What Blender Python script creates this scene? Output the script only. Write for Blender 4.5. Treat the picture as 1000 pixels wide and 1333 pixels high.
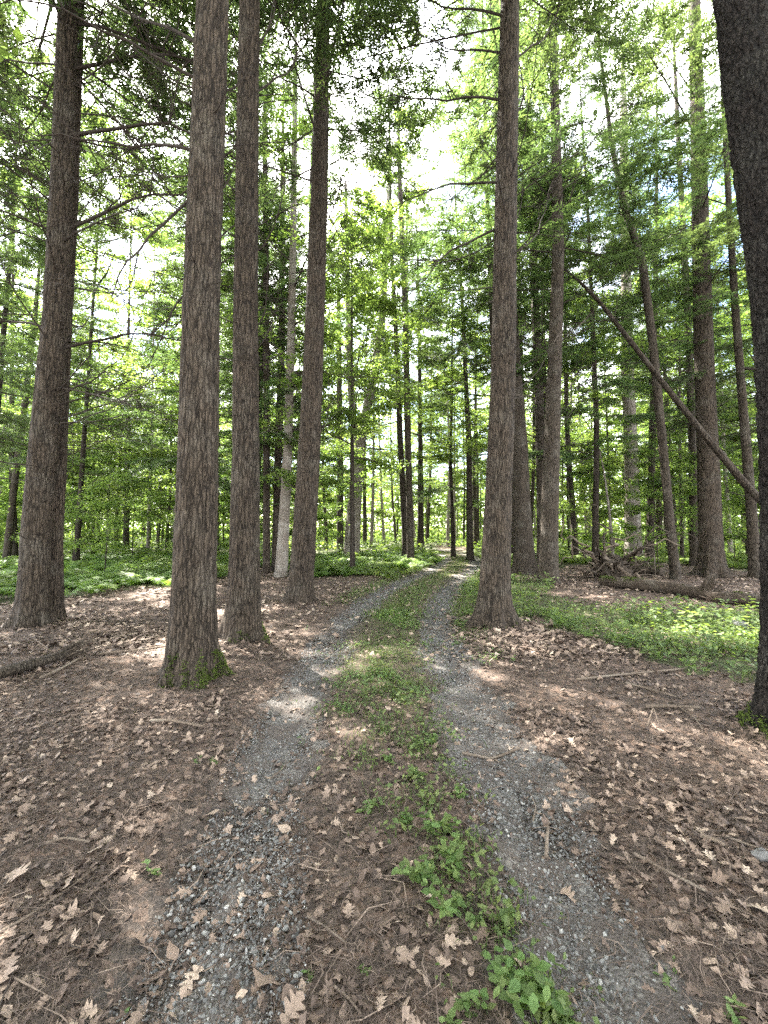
import bpy, math
import numpy as np
from mathutils import Matrix, Vector

sc = bpy.context.scene
for o in list(bpy.data.objects):
    bpy.data.objects.remove(o)
COL = sc.collection
rad = math.radians

# ------------------------------------------------------------------ camera
F, W, H, CAMZ, HOR = 560.0, 1000.0, 1333.0, 1.5, 690.0
PITCH = math.atan((HOR - H / 2) / F)
cam_d = bpy.data.cameras.new("camera")
cam = bpy.data.objects.new("camera", cam_d)
COL.objects.link(cam)
cam.location = (0, 0, CAMZ)
cam.rotation_euler = (math.pi / 2 + PITCH, 0, 0)
cam_d.sensor_fit = 'VERTICAL'
cam_d.sensor_height = 36.0
cam_d.lens = F / H * 36.0
cam_d.clip_start = 0.05
cam_d.clip_end = 2000
sc.camera = cam

# ------------------------------------------------------------------ light
SUN_AZ, SUN_EL = rad(-38), rad(54)          # azimuth clockwise from +Y (the way we look)
world = bpy.data.worlds.new("World")
sc.world = world
world.use_nodes = True
nt = world.node_tree
nt.nodes.clear()
wo = nt.nodes.new("ShaderNodeOutputWorld")
bg = nt.nodes.new("ShaderNodeBackground")
sky = nt.nodes.new("ShaderNodeTexSky")
sky.sky_type = 'NISHITA'
sky.sun_disc = False
sky.sun_elevation = SUN_EL
sky.sun_rotation = SUN_AZ % (2 * math.pi)
sky.air_density = 1.0
sky.dust_density = 1.5
tc = nt.nodes.new("ShaderNodeTexCoord")
cn = nt.nodes.new("ShaderNodeTexNoise")
cn.inputs["Scale"].default_value = 2.3
cn.inputs["Detail"].default_value = 6
cn.inputs["Roughness"].default_value = 0.55
cr = nt.nodes.new("ShaderNodeValToRGB")
cr.color_ramp.elements[0].position = 0.42
cr.color_ramp.elements[1].position = 0.60
mx = nt.nodes.new("ShaderNodeMix")
mx.data_type = 'RGBA'
mx.inputs["B"].default_value = (8.4, 8.2, 8.0, 1)      # bright cloud
nt.links.new(tc.outputs["Generated"], cn.inputs["Vector"])
nt.links.new(cn.outputs["Fac"], cr.inputs["Fac"])
nt.links.new(cr.outputs["Color"], mx.inputs["Factor"])
nt.links.new(sky.outputs["Color"], mx.inputs["A"])
nt.links.new(mx.outputs["Result"], bg.inputs["Color"])
bg.inputs["Strength"].default_value = 0.10
nt.links.new(bg.outputs["Background"], wo.inputs["Surface"])

sd = bpy.data.lights.new("sun", 'SUN')
sd.energy = 4.6
sd.angle = rad(0.53)
sd.color = (1.0, 0.95, 0.86)
sun = bpy.data.objects.new("sun", sd)
COL.objects.link(sun)
sdir = Vector((math.sin(SUN_AZ) * math.cos(SUN_EL), math.cos(SUN_AZ) * math.cos(SUN_EL), math.sin(SUN_EL)))
sun.rotation_euler = sdir.to_track_quat('Z', 'Y').to_euler()
sun.location = (0, 0, 40)

sc.view_settings.view_transform = 'Standard'
sc.view_settings.look = 'None'
sc.view_settings.gamma = 1.0
sc.view_settings.use_curve_mapping = False
sc.view_settings.exposure = 4.05

sc.render.engine = 'CYCLES'
cy = sc.cycles
cy.max_bounces = 7
cy.diffuse_bounces = 4
cy.glossy_bounces = 2
cy.transmission_bounces = 5
cy.transparent_max_bounces = 4
cy.sample_clamp_indirect = 6.0
cy.use_adaptive_sampling = True
cy.adaptive_threshold = 0.01
cy.use_denoising = False
cy.denoiser = 'OPENIMAGEDENOISE'
cy.denoising_prefilter = 'ACCURATE'

# ------------------------------------------------------------------ helpers: projection, noise
cP, sP = math.cos(PITCH), math.sin(PITCH)

def ray(px, py):
    dx = (np.asarray(px, float) - W / 2) / F
    dy = (H / 2 - np.asarray(py, float)) / F
    return dx, cP - sP * dy, sP + cP * dy

def G(px, py, z=0.0):
    """where the ray through a photo pixel meets the ground"""
    x, y, zz = ray(px, py)
    t = (z - CAMZ) / zz
    return float(x * t), float(y * t)

def V(px, py, Y):
    """the point of that ray at distance Y"""
    x, y, zz = ray(px, py)
    t = Y / y
    return np.array([x * t, Y, CAMZ + zz * t], float)

def proj(x, y, z=0.0):
    zc = z - CAMZ
    f = cP * y + sP * zc
    u = -sP * y + cP * zc
    f = np.where(np.abs(f) < 1e-3, 1e-3, f)
    return W / 2 + F * x / f, H / 2 - F * u / f

def hash3(ix, iy, iz, seed):
    h = (ix.astype(np.int64) * 374761393 + iy.astype(np.int64) * 668265263 + iz.astype(np.int64) * 1274126177 + seed * 974634541) & 0xFFFFFFFF
    h = ((h ^ (h >> 13)) * 1103515245 + 12345) & 0xFFFFFFFF
    h = ((h ^ (h >> 16)) * 2246822519) & 0xFFFFFFFF
    h = h ^ (h >> 15)
    return (h & 0xFFFFFF) / float(0xFFFFFF)

def vnoise(x, y, z, seed=0):
    """smooth value noise, -1..1"""
    x, y, z = np.broadcast_arrays(np.asarray(x, float), np.asarray(y, float), np.asarray(z, float))
    ix, iy, iz = np.floor(x), np.floor(y), np.floor(z)
    fx, fy, fz = x - ix, y - iy, z - iz
    fx = fx * fx * (3 - 2 * fx); fy = fy * fy * (3 - 2 * fy); fz = fz * fz * (3 - 2 * fz)
    r = 0
    for a in (0, 1):
        wx = fx if a else 1 - fx
        for b in (0, 1):
            wy = fy if b else 1 - fy
            for c in (0, 1):
                wz = fz if c else 1 - fz
                r = r + wx * wy * wz * hash3(ix + a, iy + b, iz + c, seed)
    return r * 2 - 1

def fbm(x, y, z, seed=0, oct=3):
    r, a, t = 0, 1.0, 0
    for k in range(oct):
        r = r + a * vnoise(x * 2 ** k, y * 2 ** k, z * 2 ** k, seed + 17 * k)
        t += a
        a *= 0.5
    return r / t

def sstep(a, b, x):
    t = np.clip((x - a) / (b - a), 0, 1)
    return t * t * (3 - 2 * t)

# ------------------------------------------------------------------ helpers: meshes
def make_mesh(name, V_, F_, mats, smooth=False, fmat=None, attrs=None):
    """V_ (n,3); F_ (m,k) or a list of such arrays (tris and quads)"""
    V_ = np.ascontiguousarray(V_, np.float32).reshape(-1, 3)
    Fs = F_ if isinstance(F_, list) else [F_]
    Fs = [np.asarray(f, np.int32) for f in Fs if len(f)]
    me = bpy.data.meshes.new(name)
    me.vertices.add(len(V_))
    me.vertices.foreach_set("co", V_.ravel())
    nl = sum(f.size for f in Fs)
    npoly = sum(len(f) for f in Fs)
    me.loops.add(nl)
    me.loops.foreach_set("vertex_index", np.concatenate([f.ravel() for f in Fs]))
    me.polygons.add(npoly)
    tot = np.concatenate([np.full(len(f), f.shape[1], np.int32) for f in Fs])
    st = np.concatenate([[0], np.cumsum(tot)[:-1]]).astype(np.int32)
    me.polygons.foreach_set("loop_start", st)
    try:
        me.polygons.foreach_set("loop_total", tot)
    except Exception:
        pass
    for m in (mats if isinstance(mats, (list, tuple)) else [mats]):
        me.materials.append(m)
    if fmat is not None:
        me.polygons.foreach_set("material_index", np.asarray(fmat, np.int32))
    me.polygons.foreach_set("use_smooth", np.full(npoly, smooth, bool))
    for k, v in (attrs or {}).items():
        a = me.attributes.new(k, 'FLOAT', 'POINT')
        a.data.foreach_set("value", np.ascontiguousarray(v, np.float32))
    me.update(calc_edges=True)
    return me

def link(name, me, parent=None, loc=None, kind=None, label=None, cat=None, group=None):
    o = bpy.data.objects.new(name, me)
    COL.objects.link(o)
    if parent is not None:
        o.parent = parent
    if loc is not None:
        o.location = loc
    if kind:
        o["kind"] = kind
    if label:
        o["label"] = label
    if cat:
        o["category"] = cat
    if group:
        o["group"] = group
    return o

def thing(name, label, cat, loc=(0, 0, 0), rz=0.0, group=None):
    o = link(name, None, None, loc, None, label, cat, group)
    o.rotation_euler = (0, 0, rz)
    o.empty_display_size = 0.3
    return o

def grid_faces(rows, cols, wrap):
    r = np.arange(rows - 1)[:, None]
    c = np.arange(cols if wrap else cols - 1)[None, :]
    a = r * cols + c
    b = r * cols + (c + 1) % cols
    return np.stack([a, b, b + cols, a + cols], -1).reshape(-1, 4)

def norm(v):
    return v / (np.linalg.norm(v, axis=-1, keepdims=True) + 1e-9)

def tubes(P, R, sides):
    """P (N,K,3) poly-lines, R (N,K) radii -> verts, quads"""
    P = np.asarray(P, float); R = np.asarray(R, float)
    N, K, _ = P.shape
    T = norm(np.gradient(P, axis=1))
    ref = np.where(np.abs(T[..., 2:3]) > 0.9, np.array([1.0, 0, 0]), np.array([0, 0, 1.0]))
    A = norm(np.cross(T, ref)); B = np.cross(T, A)
    th = np.arange(sides) * 2 * math.pi / sides
    ring = P[:, :, None, :] + R[:, :, None, None] * (np.cos(th)[None, None, :, None] * A[:, :, None, :] + np.sin(th)[None, None, :, None] * B[:, :, None, :])
    Vv = ring.reshape(-1, 3)
    f = grid_faces(K, sides, True)
    Fq = (f[None] + (np.arange(N) * K * sides)[:, None, None]).reshape(-1, 4)
    return Vv, Fq

class Bag:
    """collects pieces of one mesh"""
    def __init__(s):
        s.v, s.f3, s.f4, s.m3, s.m4, s.a, s.n = [], [], [], [], [], [], 0
    def add(s, v, f, mat=0, tone=0.5):
        v = np.asarray(v, float).reshape(-1, 3); f = np.asarray(f, int)
        s.v.append(v)
        s.a.append(np.broadcast_to(np.asarray(tone, float), (len(v),)))
        if f.shape[1] == 3:
            s.f3.append(f + s.n); s.m3.append(np.full(len(f), mat))
        else:
            s.f4.append(f + s.n); s.m4.append(np.full(len(f), mat))
        s.n += len(v)
        return s
    def mesh(s, name, mats, smooth=False):
        fs, fm = [], []
        if s.f3:
            fs.append(np.concatenate(s.f3)); fm.append(np.concatenate(s.m3))
        if s.f4:
            fs.append(np.concatenate(s.f4)); fm.append(np.concatenate(s.m4))
        return make_mesh(name, np.concatenate(s.v), fs, mats, smooth, np.concatenate(fm), {"tone": np.concatenate(s.a)})

# ------------------------------------------------------------------ materials
def mat_new(name):
    m = bpy.data.materials.new(name)
    m.use_nodes = True
    n = m.node_tree
    n.nodes.clear()
    out = n.nodes.new("ShaderNodeOutputMaterial")
    return m, n, out

def nd(n, typ, **kw):
    x = n.nodes.new(typ)
    for k, v in kw.items():
        if k in x.inputs:
            x.inputs[k].default_value = v
        else:
            setattr(x, k, v)
    return x

def ramp(n, fac, stops):
    r = n.nodes.new("ShaderNodeValToRGB")
    e = r.color_ramp.elements
    e[0].position, e[0].color = stops[0][0], (*stops[0][1], 1)
    e[1].position, e[1].color = stops[-1][0], (*stops[-1][1], 1)
    for p, c in stops[1:-1]:
        x = e.new(p); x.color = (*c, 1)
    n.links.new(fac, r.inputs["Fac"])
    return r.outputs["Color"]

def mixc(n, fac, a, b, mode='MIX'):
    m = n.nodes.new("ShaderNodeMix")
    m.data_type = 'RGBA'; m.blend_type = mode
    for s, v in (("Factor", fac), ("A", a), ("B", b)):
        if isinstance(v, (int, float)):
            m.inputs[s].default_value = v
        elif isinstance(v, tuple):
            m.inputs[s].default_value = (*v, 1)
        else:
            n.links.new(v, m.inputs[s])
    return m.outputs["Result"]

def leaf_mat(name, stops, trans, tfac=0.45, obj_var=0.12, rough=0.55):
    m, n, out = mat_new(name)
    at = nd(n, "ShaderNodeAttribute", attribute_name="tone")
    oi = nd(n, "ShaderNodeObjectInfo")
    c = ramp(n, at.outputs["Fac"], stops)
    hs = nd(n, "ShaderNodeHueSaturation")
    mr = nd(n, "ShaderNodeMapRange"); mr.inputs["To Min"].default_value = 1 - obj_var * 2; mr.inputs["To Max"].default_value = 1 + obj_var * 2
    n.links.new(oi.outputs["Random"], mr.inputs["Value"])
    n.links.new(mr.outputs["Result"], hs.inputs["Value"])
    mh = nd(n, "ShaderNodeMapRange"); mh.inputs["To Min"].default_value = 0.5 - obj_var * 0.12; mh.inputs["To Max"].default_value = 0.5 + obj_var * 0.12
    n.links.new(oi.outputs["Random"], mh.inputs["Value"])
    n.links.new(mh.outputs["Result"], hs.inputs["Hue"])
    n.links.new(c, hs.inputs["Color"])
    p = nd(n, "ShaderNodeBsdfPrincipled", Roughness=rough)
    p.inputs["Specular IOR Level"].default_value = 0.3
    n.links.new(hs.outputs["Color"], p.inputs["Base Color"])
    t = nd(n, "ShaderNodeBsdfTranslucent")
    tcol = mixc(n, 1.0, hs.outputs["Color"], trans, 'MULTIPLY')
    n.links.new(tcol, t.inputs["Color"])
    ms = nd(n, "ShaderNodeMixShader"); ms.inputs["Fac"].default_value = tfac
    n.links.new(p.outputs["BSDF"], ms.inputs[1]); n.links.new(t.outputs["BSDF"], ms.inputs[2])
    n.links.new(ms.outputs["Shader"], out.inputs["Surface"])
    return m

def bark_mat(name, furrow, ridge, pale, pale_amt=0.35, cells=24.0, bump=0.5, stretch=0.22, plates=1.0):
    """plates and furrows: stretched cells, broken up by finer ones; the mesh carries the coarse relief"""
    m, n, out = mat_new(name)
    tcn = nd(n, "ShaderNodeTexCoord")
    oi = nd(n, "ShaderNodeObjectInfo")
    ad = nd(n, "ShaderNodeVectorMath", operation='ADD')
    n.links.new(tcn.outputs["Object"], ad.inputs[0])
    n.links.new(oi.outputs["Location"], ad.inputs[1])
    def mapped(sx, warp, wscale):
        wn = nd(n, "ShaderNodeTexNoise", Scale=wscale, Detail=3.0)
        n.links.new(ad.outputs["Vector"], wn.inputs["Vector"])
        ma = nd(n, "ShaderNodeVectorMath", operation='MULTIPLY_ADD')
        ma.inputs[1].default_value = (warp, warp, warp * 2.5)
        n.links.new(wn.outputs["Color"], ma.inputs[0]); n.links.new(ad.outputs["Vector"], ma.inputs[2])
        mp = nd(n, "ShaderNodeMapping"); mp.inputs["Scale"].default_value = (1, 1, sx)
        n.links.new(ma.outputs["Vector"], mp.inputs["Vector"])
        return mp.outputs["Vector"]
    def cell(vec, sc_, feature):
        v = nd(n, "ShaderNodeTexVoronoi", feature=feature)
        v.inputs["Scale"].default_value = sc_
        n.links.new(vec, v.inputs["Vector"])
        return v
    def mth(op, a, b=None, c=None):
        x = nd(n, "ShaderNodeMath", operation=op)
        for k, q in enumerate((a, b, c)):
            if q is None:
                continue
            if isinstance(q, (int, float)):
                x.inputs[k].default_value = q
            else:
                n.links.new(q, x.inputs[k])
        return x.outputs[0]
    v1 = mapped(stretch, 0.05, 9.0)
    v2 = mapped(stretch * 1.5, 0.03, 22.0)
    e1 = cell(v1, cells, 'DISTANCE_TO_EDGE').outputs["Distance"]
    e2 = cell(v2, cells * 1.9, 'DISTANCE_TO_EDGE').outputs["Distance"]
    pc = cell(v1, cells, 'F1').outputs["Color"]
    bw = nd(n, "ShaderNodeRGBToBW"); n.links.new(pc, bw.inputs["Color"])
    at = nd(n, "ShaderNodeAttribute", attribute_name="tone")
    f1 = nd(n, "ShaderNodeMapRange", interpolation_type='SMOOTHSTEP'); f1.inputs["From Max"].default_value = 0.20; n.links.new(e1, f1.inputs["Value"])
    f2 = nd(n, "ShaderNodeMapRange", interpolation_type='SMOOTHSTEP'); f2.inputs["From Max"].default_value = 0.16; n.links.new(e2, f2.inputs["Value"])
    n3 = nd(n, "ShaderNodeTexNoise", Scale=120.0, Detail=4.0); n.links.new(ad.outputs["Vector"], n3.inputs["Vector"])
    n2 = nd(n, "ShaderNodeTexNoise", Scale=3.0, Detail=5.0); n.links.new(ad.outputs["Vector"], n2.inputs["Vector"])
    h = mth('MULTIPLY', f1.outputs["Result"], mth('MULTIPLY_ADD', f2.outputs["Result"], 0.45, 0.55))
    h = mth('MULTIPLY_ADD', h, 0.75 * plates, 0.75 * (1 - plates) * 0.75)
    h = mth('MULTIPLY_ADD', at.outputs["Fac"], 0.22, h)
    t = mth('MULTIPLY_ADD', bw.outputs["Val"], 0.30 * plates, h)
    t = mth('MULTIPLY_ADD', n3.outputs["Fac"], 0.4, t)
    t = mth('ADD', t, -0.34)
    mid = tuple(0.42 * a + 0.58 * b for a, b in zip(furrow, ridge))
    c = ramp(n, t, [(0.02, furrow), (0.5, mid), (0.95, ridge)])
    pf = ramp(n, n2.outputs["Fac"], [(0.48, (0, 0, 0)), (0.68, (pale_amt,) * 3)])
    c = mixc(n, mth('MULTIPLY', pf, h), c, pale)
    p = nd(n, "ShaderNodeBsdfPrincipled", Roughness=0.9)
    p.inputs["Specular IOR Level"].default_value = 0.2
    n.links.new(c, p.inputs["Base Color"])
    b = nd(n, "ShaderNodeBump", Strength=min(1.0, bump * 1.6), Distance=0.018)
    n.links.new(h, b.inputs["Height"])
    b2 = nd(n, "ShaderNodeBump", Strength=bump * 0.6, Distance=0.004)
    n.links.new(n3.outputs["Fac"], b2.inputs["Height"]); n.links.new(b.outputs["Normal"], b2.inputs["Normal"])
    n.links.new(b2.outputs["Normal"], p.inputs["Normal"])
    n.links.new(p.outputs["BSDF"], out.inputs["Surface"])
    return m

def simple_mat(name, stops, rough=0.85, nscale=40.0, namt=0.35, spec=0.25, bump=0.3):
    """colour by the per-piece tone, broken up by noise"""
    m, n, out = mat_new(name)
    tcn = nd(n, "ShaderNodeTexCoord")
    at = nd(n, "ShaderNodeAttribute", attribute_name="tone")
    oi = nd(n, "ShaderNodeObjectInfo")
    ad = nd(n, "ShaderNodeVectorMath", operation='ADD')
    n.links.new(tcn.outputs["Object"], ad.inputs[0]); n.links.new(oi.outputs["Location"], ad.inputs[1])
    nz = nd(n, "ShaderNodeTexNoise", Scale=nscale, Detail=5.0, Roughness=0.6)
    n.links.new(ad.outputs["Vector"], nz.inputs["Vector"])
    s = nd(n, "ShaderNodeMath", operation='MULTIPLY_ADD'); s.inputs[1].default_value = 0.5; s.inputs[2].default_value = -0.25
    n.links.new(oi.outputs["Random"], s.inputs[0])
    s2 = nd(n, "ShaderNodeMath", operation='ADD'); n.links.new(at.outputs["Fac"], s2.inputs[0]); n.links.new(s.outputs[0], s2.inputs[1])
    c = ramp(n, s2.outputs[0], stops)
    fine = ramp(n, nz.outputs["Fac"], [(0.3, (1 - namt,) * 3), (0.7, (1 + namt,) * 3)])
    c = mixc(n, 1.0, c, fine, 'MULTIPLY')
    p = nd(n, "ShaderNodeBsdfPrincipled", Roughness=rough)
    p.inputs["Specular IOR Level"].default_value = spec
    n.links.new(c, p.inputs["Base Color"])
    b = nd(n, "ShaderNodeBump", Strength=bump, Distance=0.004)
    n.links.new(nz.outputs["Fac"], b.inputs["Height"]); n.links.new(b.outputs["Normal"], p.inputs["Normal"])
    n.links.new(p.outputs["BSDF"], out.inputs["Surface"])
    return m

M_BARK = bark_mat("bark_furrowed", (0.008, 0.0058, 0.0043), (0.083, 0.063, 0.047), (0.13, 0.118, 0.098), 0.5, 27, 0.65, 0.13)
M_BARK_DARK = bark_mat("bark_dark_scaly", (0.004, 0.0034, 0.003), (0.026, 0.021, 0.018), (0.16, 0.175, 0.15), 0.14, 30, 0.7, 0.55)
M_BARK_GREY = bark_mat("bark_grey", (0.010, 0.0075, 0.0057), (0.084, 0.066, 0.050), (0.15, 0.139, 0.118), 0.55, 28, 0.6, 0.2, 0.95)
M_BARK_PALE = bark_mat("bark_pale", (0.06, 0.05, 0.042), (0.24, 0.205, 0.175), (0.4, 0.38, 0.35), 0.6, 18, 0.35, 0.7, 0.5)
M_TWIG = bark_mat("bark_dead_twig", (0.016, 0.012, 0.010), (0.05, 0.039, 0.032), (0.12, 0.112, 0.10), 0.3, 40, 0.3, 0.5, 0.3)
M_NEEDLE = leaf_mat("needles", [(0.0, (0.032, 0.05, 0.024)), (0.6, (0.055, 0.085, 0.036)), (1.0, (0.088, 0.12, 0.045))], (2.4, 2.4, 1.4), 0.45)
M_LEAF = leaf_mat("broad_leaves", [(0.0, (0.046, 0.072, 0.022)), (0.55, (0.084, 0.122, 0.037)), (1.0, (0.13, 0.165, 0.055))], (2.5, 2.6, 1.35), 0.52)
M_FERN = leaf_mat("fern_fronds", [(0.0, (0.06, 0.095, 0.026)), (0.6, (0.105, 0.155, 0.042)), (1.0, (0.155, 0.2, 0.06))], (2.0, 2.0, 0.9), 0.45)
M_HERB = leaf_mat("herb_leaves", [(0.0, (0.05, 0.085, 0.03)), (0.6, (0.098, 0.15, 0.05)), (1.0, (0.155, 0.2, 0.072))], (2.2, 2.2, 1.0), 0.4)
M_GRASS = leaf_mat("grass_blades", [(0.0, (0.05, 0.075, 0.02)), (0.7, (0.085, 0.13, 0.035)), (1.0, (0.2, 0.2, 0.09))], (1.6, 1.6, 0.9), 0.35)
M_MOSS = leaf_mat("moss", [(0.0, (0.035, 0.06, 0.01)), (1.0, (0.10, 0.13, 0.02))], (1, 1, 1), 0.1, 0.03, 0.9)
M_DEADLEAF = simple_mat("dead_leaves", [(0.0, (0.052, 0.036, 0.028)), (0.3, (0.122, 0.085, 0.065)), (0.6, (0.22, 0.16, 0.123)), (0.85, (0.325, 0.248, 0.19)), (1.0, (0.40, 0.325, 0.26))], 0.7, 60, 0.25, 0.3)
M_DUFF = simple_mat("needle_duff", [(0.0, (0.038, 0.029, 0.024)), (0.5, (0.122, 0.09, 0.072)), (1.0, (0.27, 0.205, 0.16))], 0.85, 60, 0.2)
M_STONE = simple_mat("gravel_stone", [(0.0, (0.05, 0.048, 0.046)), (0.5, (0.135, 0.131, 0.125)), (0.85, (0.225, 0.219, 0.207)), (1.0, (0.4, 0.38, 0.355))], 0.75, 50, 0.3, 0.35)
M_LOG = bark_mat("rotting_log", (0.014, 0.010, 0.008), (0.09, 0.068, 0.05), (0.2, 0.18, 0.15), 0.4, 16, 0.6, 0.8, 0.7)
M_DEADWOOD = bark_mat("dead_wood", (0.04, 0.03, 0.023), (0.19, 0.145, 0.11), (0.34, 0.30, 0.25), 0.5, 40, 0.4, 1.0, 0.35)


def ground_mat():
    m, n, out = mat_new("forest_floor_duff")
    tcn = nd(n, "ShaderNodeTexCoord")
    co = tcn.outputs["Object"]
    def noise(s, d=5.0, r=0.6):
        x = nd(n, "ShaderNodeTexNoise", Scale=s, Detail=d, Roughness=r)
        n.links.new(co, x.inputs["Vector"]); return x.outputs["Fac"]
    big, med, fin = noise(0.7), noise(7.0), noise(60.0)
    vo = nd(n, "ShaderNodeTexVoronoi", Scale=26.0); n.links.new(co, vo.inputs["Vector"])
    c = ramp(n, fin, [(0.3, (0.036, 0.029, 0.025)), (0.5, (0.086, 0.066, 0.055)), (0.72, (0.165, 0.127, 0.105))])
    fl = ramp(n, vo.outputs["Color"], [(0.55, (0, 0, 0)), (0.75, (0.7, 0.7, 0.7))])
    c = mixc(n, fl, c, (0.17, 0.115, 0.088))
    dk = ramp(n, med, [(0.35, (0.6, 0.58, 0.56)), (0.65, (1.2, 1.17, 1.12))])
    c = mixc(n, 1.0, c, dk, 'MULTIPLY')
    at = nd(n, "ShaderNodeAttribute", attribute_name="green")
    gc = ramp(n, fin, [(0.3, (0.025, 0.036, 0.014)), (0.7, (0.07, 0.095, 0.03))])
    gm = nd(n, "ShaderNodeMath", operation='MULTIPLY'); n.links.new(at.outputs["Fac"], gm.inputs[0])
    gr = ramp(n, med, [(0.3, (0.3, 0.3, 0.3)), (0.6, (0.9, 0.9, 0.9))]); n.links.new(gr, gm.inputs[1])
    c = mixc(n, gm.outputs[0], c, gc)
    at2 = nd(n, "ShaderNodeAttribute", attribute_name="gravel")
    st = ramp(n, fin, [(0.3, (0.04, 0.038, 0.037)), (0.7, (0.13, 0.128, 0.122))])
    c = mixc(n, at2.outputs["Fac"], c, st)
    p = nd(n, "ShaderNodeBsdfPrincipled", Roughness=0.92)
    p.inputs["Specular IOR Level"].default_value = 0.2
    n.links.new(c, p.inputs["Base Color"])
    b = nd(n, "ShaderNodeBump", Strength=0.8, Distance=0.02); n.links.new(fin, b.inputs["Height"])
    b2 = nd(n, "ShaderNodeBump", Strength=0.5, Distance=0.03); n.links.new(vo.outputs["Distance"], b2.inputs["Height"]); n.links.new(b.outputs["Normal"], b2.inputs["Normal"])
    n.links.new(b2.outputs["Normal"], p.inputs["Normal"])
    n.links.new(p.outputs["BSDF"], out.inputs["Surface"])
    return m

def track_mat():
    m, n, out = mat_new("gravel_fines")
    tcn = nd(n, "ShaderNodeTexCoord")
    co = tcn.outputs["Object"]
    vo = nd(n, "ShaderNodeTexVoronoi", Scale=75.0); n.links.new(co, vo.inputs["Vector"])
    nz = nd(n, "ShaderNodeTexNoise", Scale=5.0, Detail=6.0); n.links.new(co, nz.inputs["Vector"])
    nf = nd(n, "ShaderNodeTexNoise", Scale=140.0, Detail=3.0); n.links.new(co, nf.inputs["Vector"])
    bw = nd(n, "ShaderNodeRGBToBW"); n.links.new(vo.outputs["Color"], bw.inputs["Color"])
    c = ramp(n, bw.outputs["Val"], [(0.2, (0.042, 0.037, 0.034)), (0.5, (0.09, 0.081, 0.073)), (0.8, (0.175, 0.162, 0.147))])
    s = ramp(n, nz.outputs["Fac"], [(0.42, (1, 1, 1)), (0.66, (0, 0, 0))])
    c = mixc(n, s, c, (0.062, 0.049, 0.041))
    fn = ramp(n, nf.outputs["Fac"], [(0.3, (0.65, 0.65, 0.65)), (0.7, (1.35, 1.35, 1.35))])
    c = mixc(n, 1.0, c, fn, 'MULTIPLY')
    p = nd(n, "ShaderNodeBsdfPrincipled", Roughness=0.8)
    n.links.new(c, p.inputs["Base Color"])
    b = nd(n, "ShaderNodeBump", Strength=0.9, Distance=0.012); n.links.new(vo.outputs["Distance"], b.inputs["Height"])
    b.invert = True
    n.links.new(b.outputs["Normal"], p.inputs["Normal"])
    n.links.new(p.outputs["BSDF"], out.inputs["Surface"])
    return m

M_GROUND, M_TRACK = ground_mat(), track_mat()

# ------------------------------------------------------------------ ground
PY = np.array([-8, 0, 5, 6.5, 9, 12, 15, 18, 22, 26, 31, 38, 46, 60, 90.])
PX = np.array([0.0, 0.0, 0.0, 0.03, 0.40, 1.15, 2.15, 3.05, 3.95, 4.3, 4.1, 2.8, 0.6, -4, -14.])

def path_x(y):
    # smoothed piecewise curve
    y = np.asarray(y, float)
    return sum(np.interp(y + d, PY, PX) for d in (-1.2, -0.6, 0, 0.6, 1.2)) / 5

def path_slope(y):
    return (path_x(y + 0.3) - path_x(y - 0.3)) / 0.6

GAUGE = 0.735

def rut(side, y):
    """offset of a wheel track from the drive's middle"""
    return side * GAUGE + (0.20 * (1 - sstep(1.3, 2.8, np.asarray(y, float))) if side < 0 else 0.0)

def path_d(x, y):
    """signed distance across the drive, + to the right"""
    return (x - path_x(y)) / np.sqrt(1 + path_slope(y) ** 2)

def gz(x, y):
    x = np.asarray(x, float); y = np.asarray(y, float)
    d = np.abs(path_d(x, y))
    far = 1 - sstep(40, 80, y)
    z = -0.045 * np.exp(-((d - GAUGE) / 0.24) ** 2) + 0.012 * np.exp(-(d / 0.35) ** 2)
    side = sstep(1.0, 2.2, d)
    z = z + side * (0.05 + 0.05 * fbm(x * 0.55, y * 0.55, 0.3, 3, 3)) + 0.016 * fbm(x * 3.1, y * 3.1, 0.7, 5, 3) * (0.35 + 0.65 * side)
    return z

def in_poly(px, py, poly):
    px = np.asarray(px); py = np.asarray(py)
    r = np.zeros(px.shape, bool)
    n = len(poly)
    for i in range(n):
        x1, y1 = poly[i]; x2, y2 = poly[(i + 1) % n]
        c = ((y1 > py) != (y2 > py)) & (px < (x2 - x1) * (py - y1) / ((y2 - y1) + 1e-9) + x1)
        r ^= c
    return r

# plan outlines of the green ground, taken from the photo and laid on the ground
def plan(poly):
    return [G(*p) for p in poly]
Z_RIGHT = plan([(588, 764), (606, 800), (650, 806), (700, 812), (770, 832), (850, 866), (930, 884), (1150, 920), (1200, 830), (1000, 808), (930, 803), (850, 799), (770, 795), (712, 780), (678, 757), (640, 737)])
Z_FARRIGHT = plan([(640, 738), (672, 746), (740, 738), (860, 734), (1000, 746), (1250, 760), (1150, 703), (640, 703), (612, 722)])
Z_LEFT = plan([(-200, 800), (0, 790), (70, 783), (140, 772), (225, 766), (290, 752), (340, 740), (370, 728), (330, 703), (-300, 703), (-320, 780)])
Z_MID = plan([(395, 757), (460, 752), (535, 744), (578, 731), (585, 722), (560, 710), (590, 703), (330, 703), (345, 738)])

def green_mask(x, y):
    px, py = x + 0.45 * vnoise(x * 1.3, y * 1.3, 0, 41) + 0.3 * vnoise(x * 5, y * 5, 0, 43), y + 0.5 * vnoise(x * 1.3, y * 1.3, 5, 42) + 0.35 * vnoise(x * 5, y * 5, 5, 44)
    g = in_poly(px, py, Z_RIGHT) | in_poly(px, py, Z_FARRIGHT) | in_poly(px, py, Z_LEFT) | in_poly(px, py, Z_MID)
    g |= y > 42
    g &= ~((np.abs(path_d(x, y)) < 1.05) & (y < 30))
    return g.astype(float)

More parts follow.
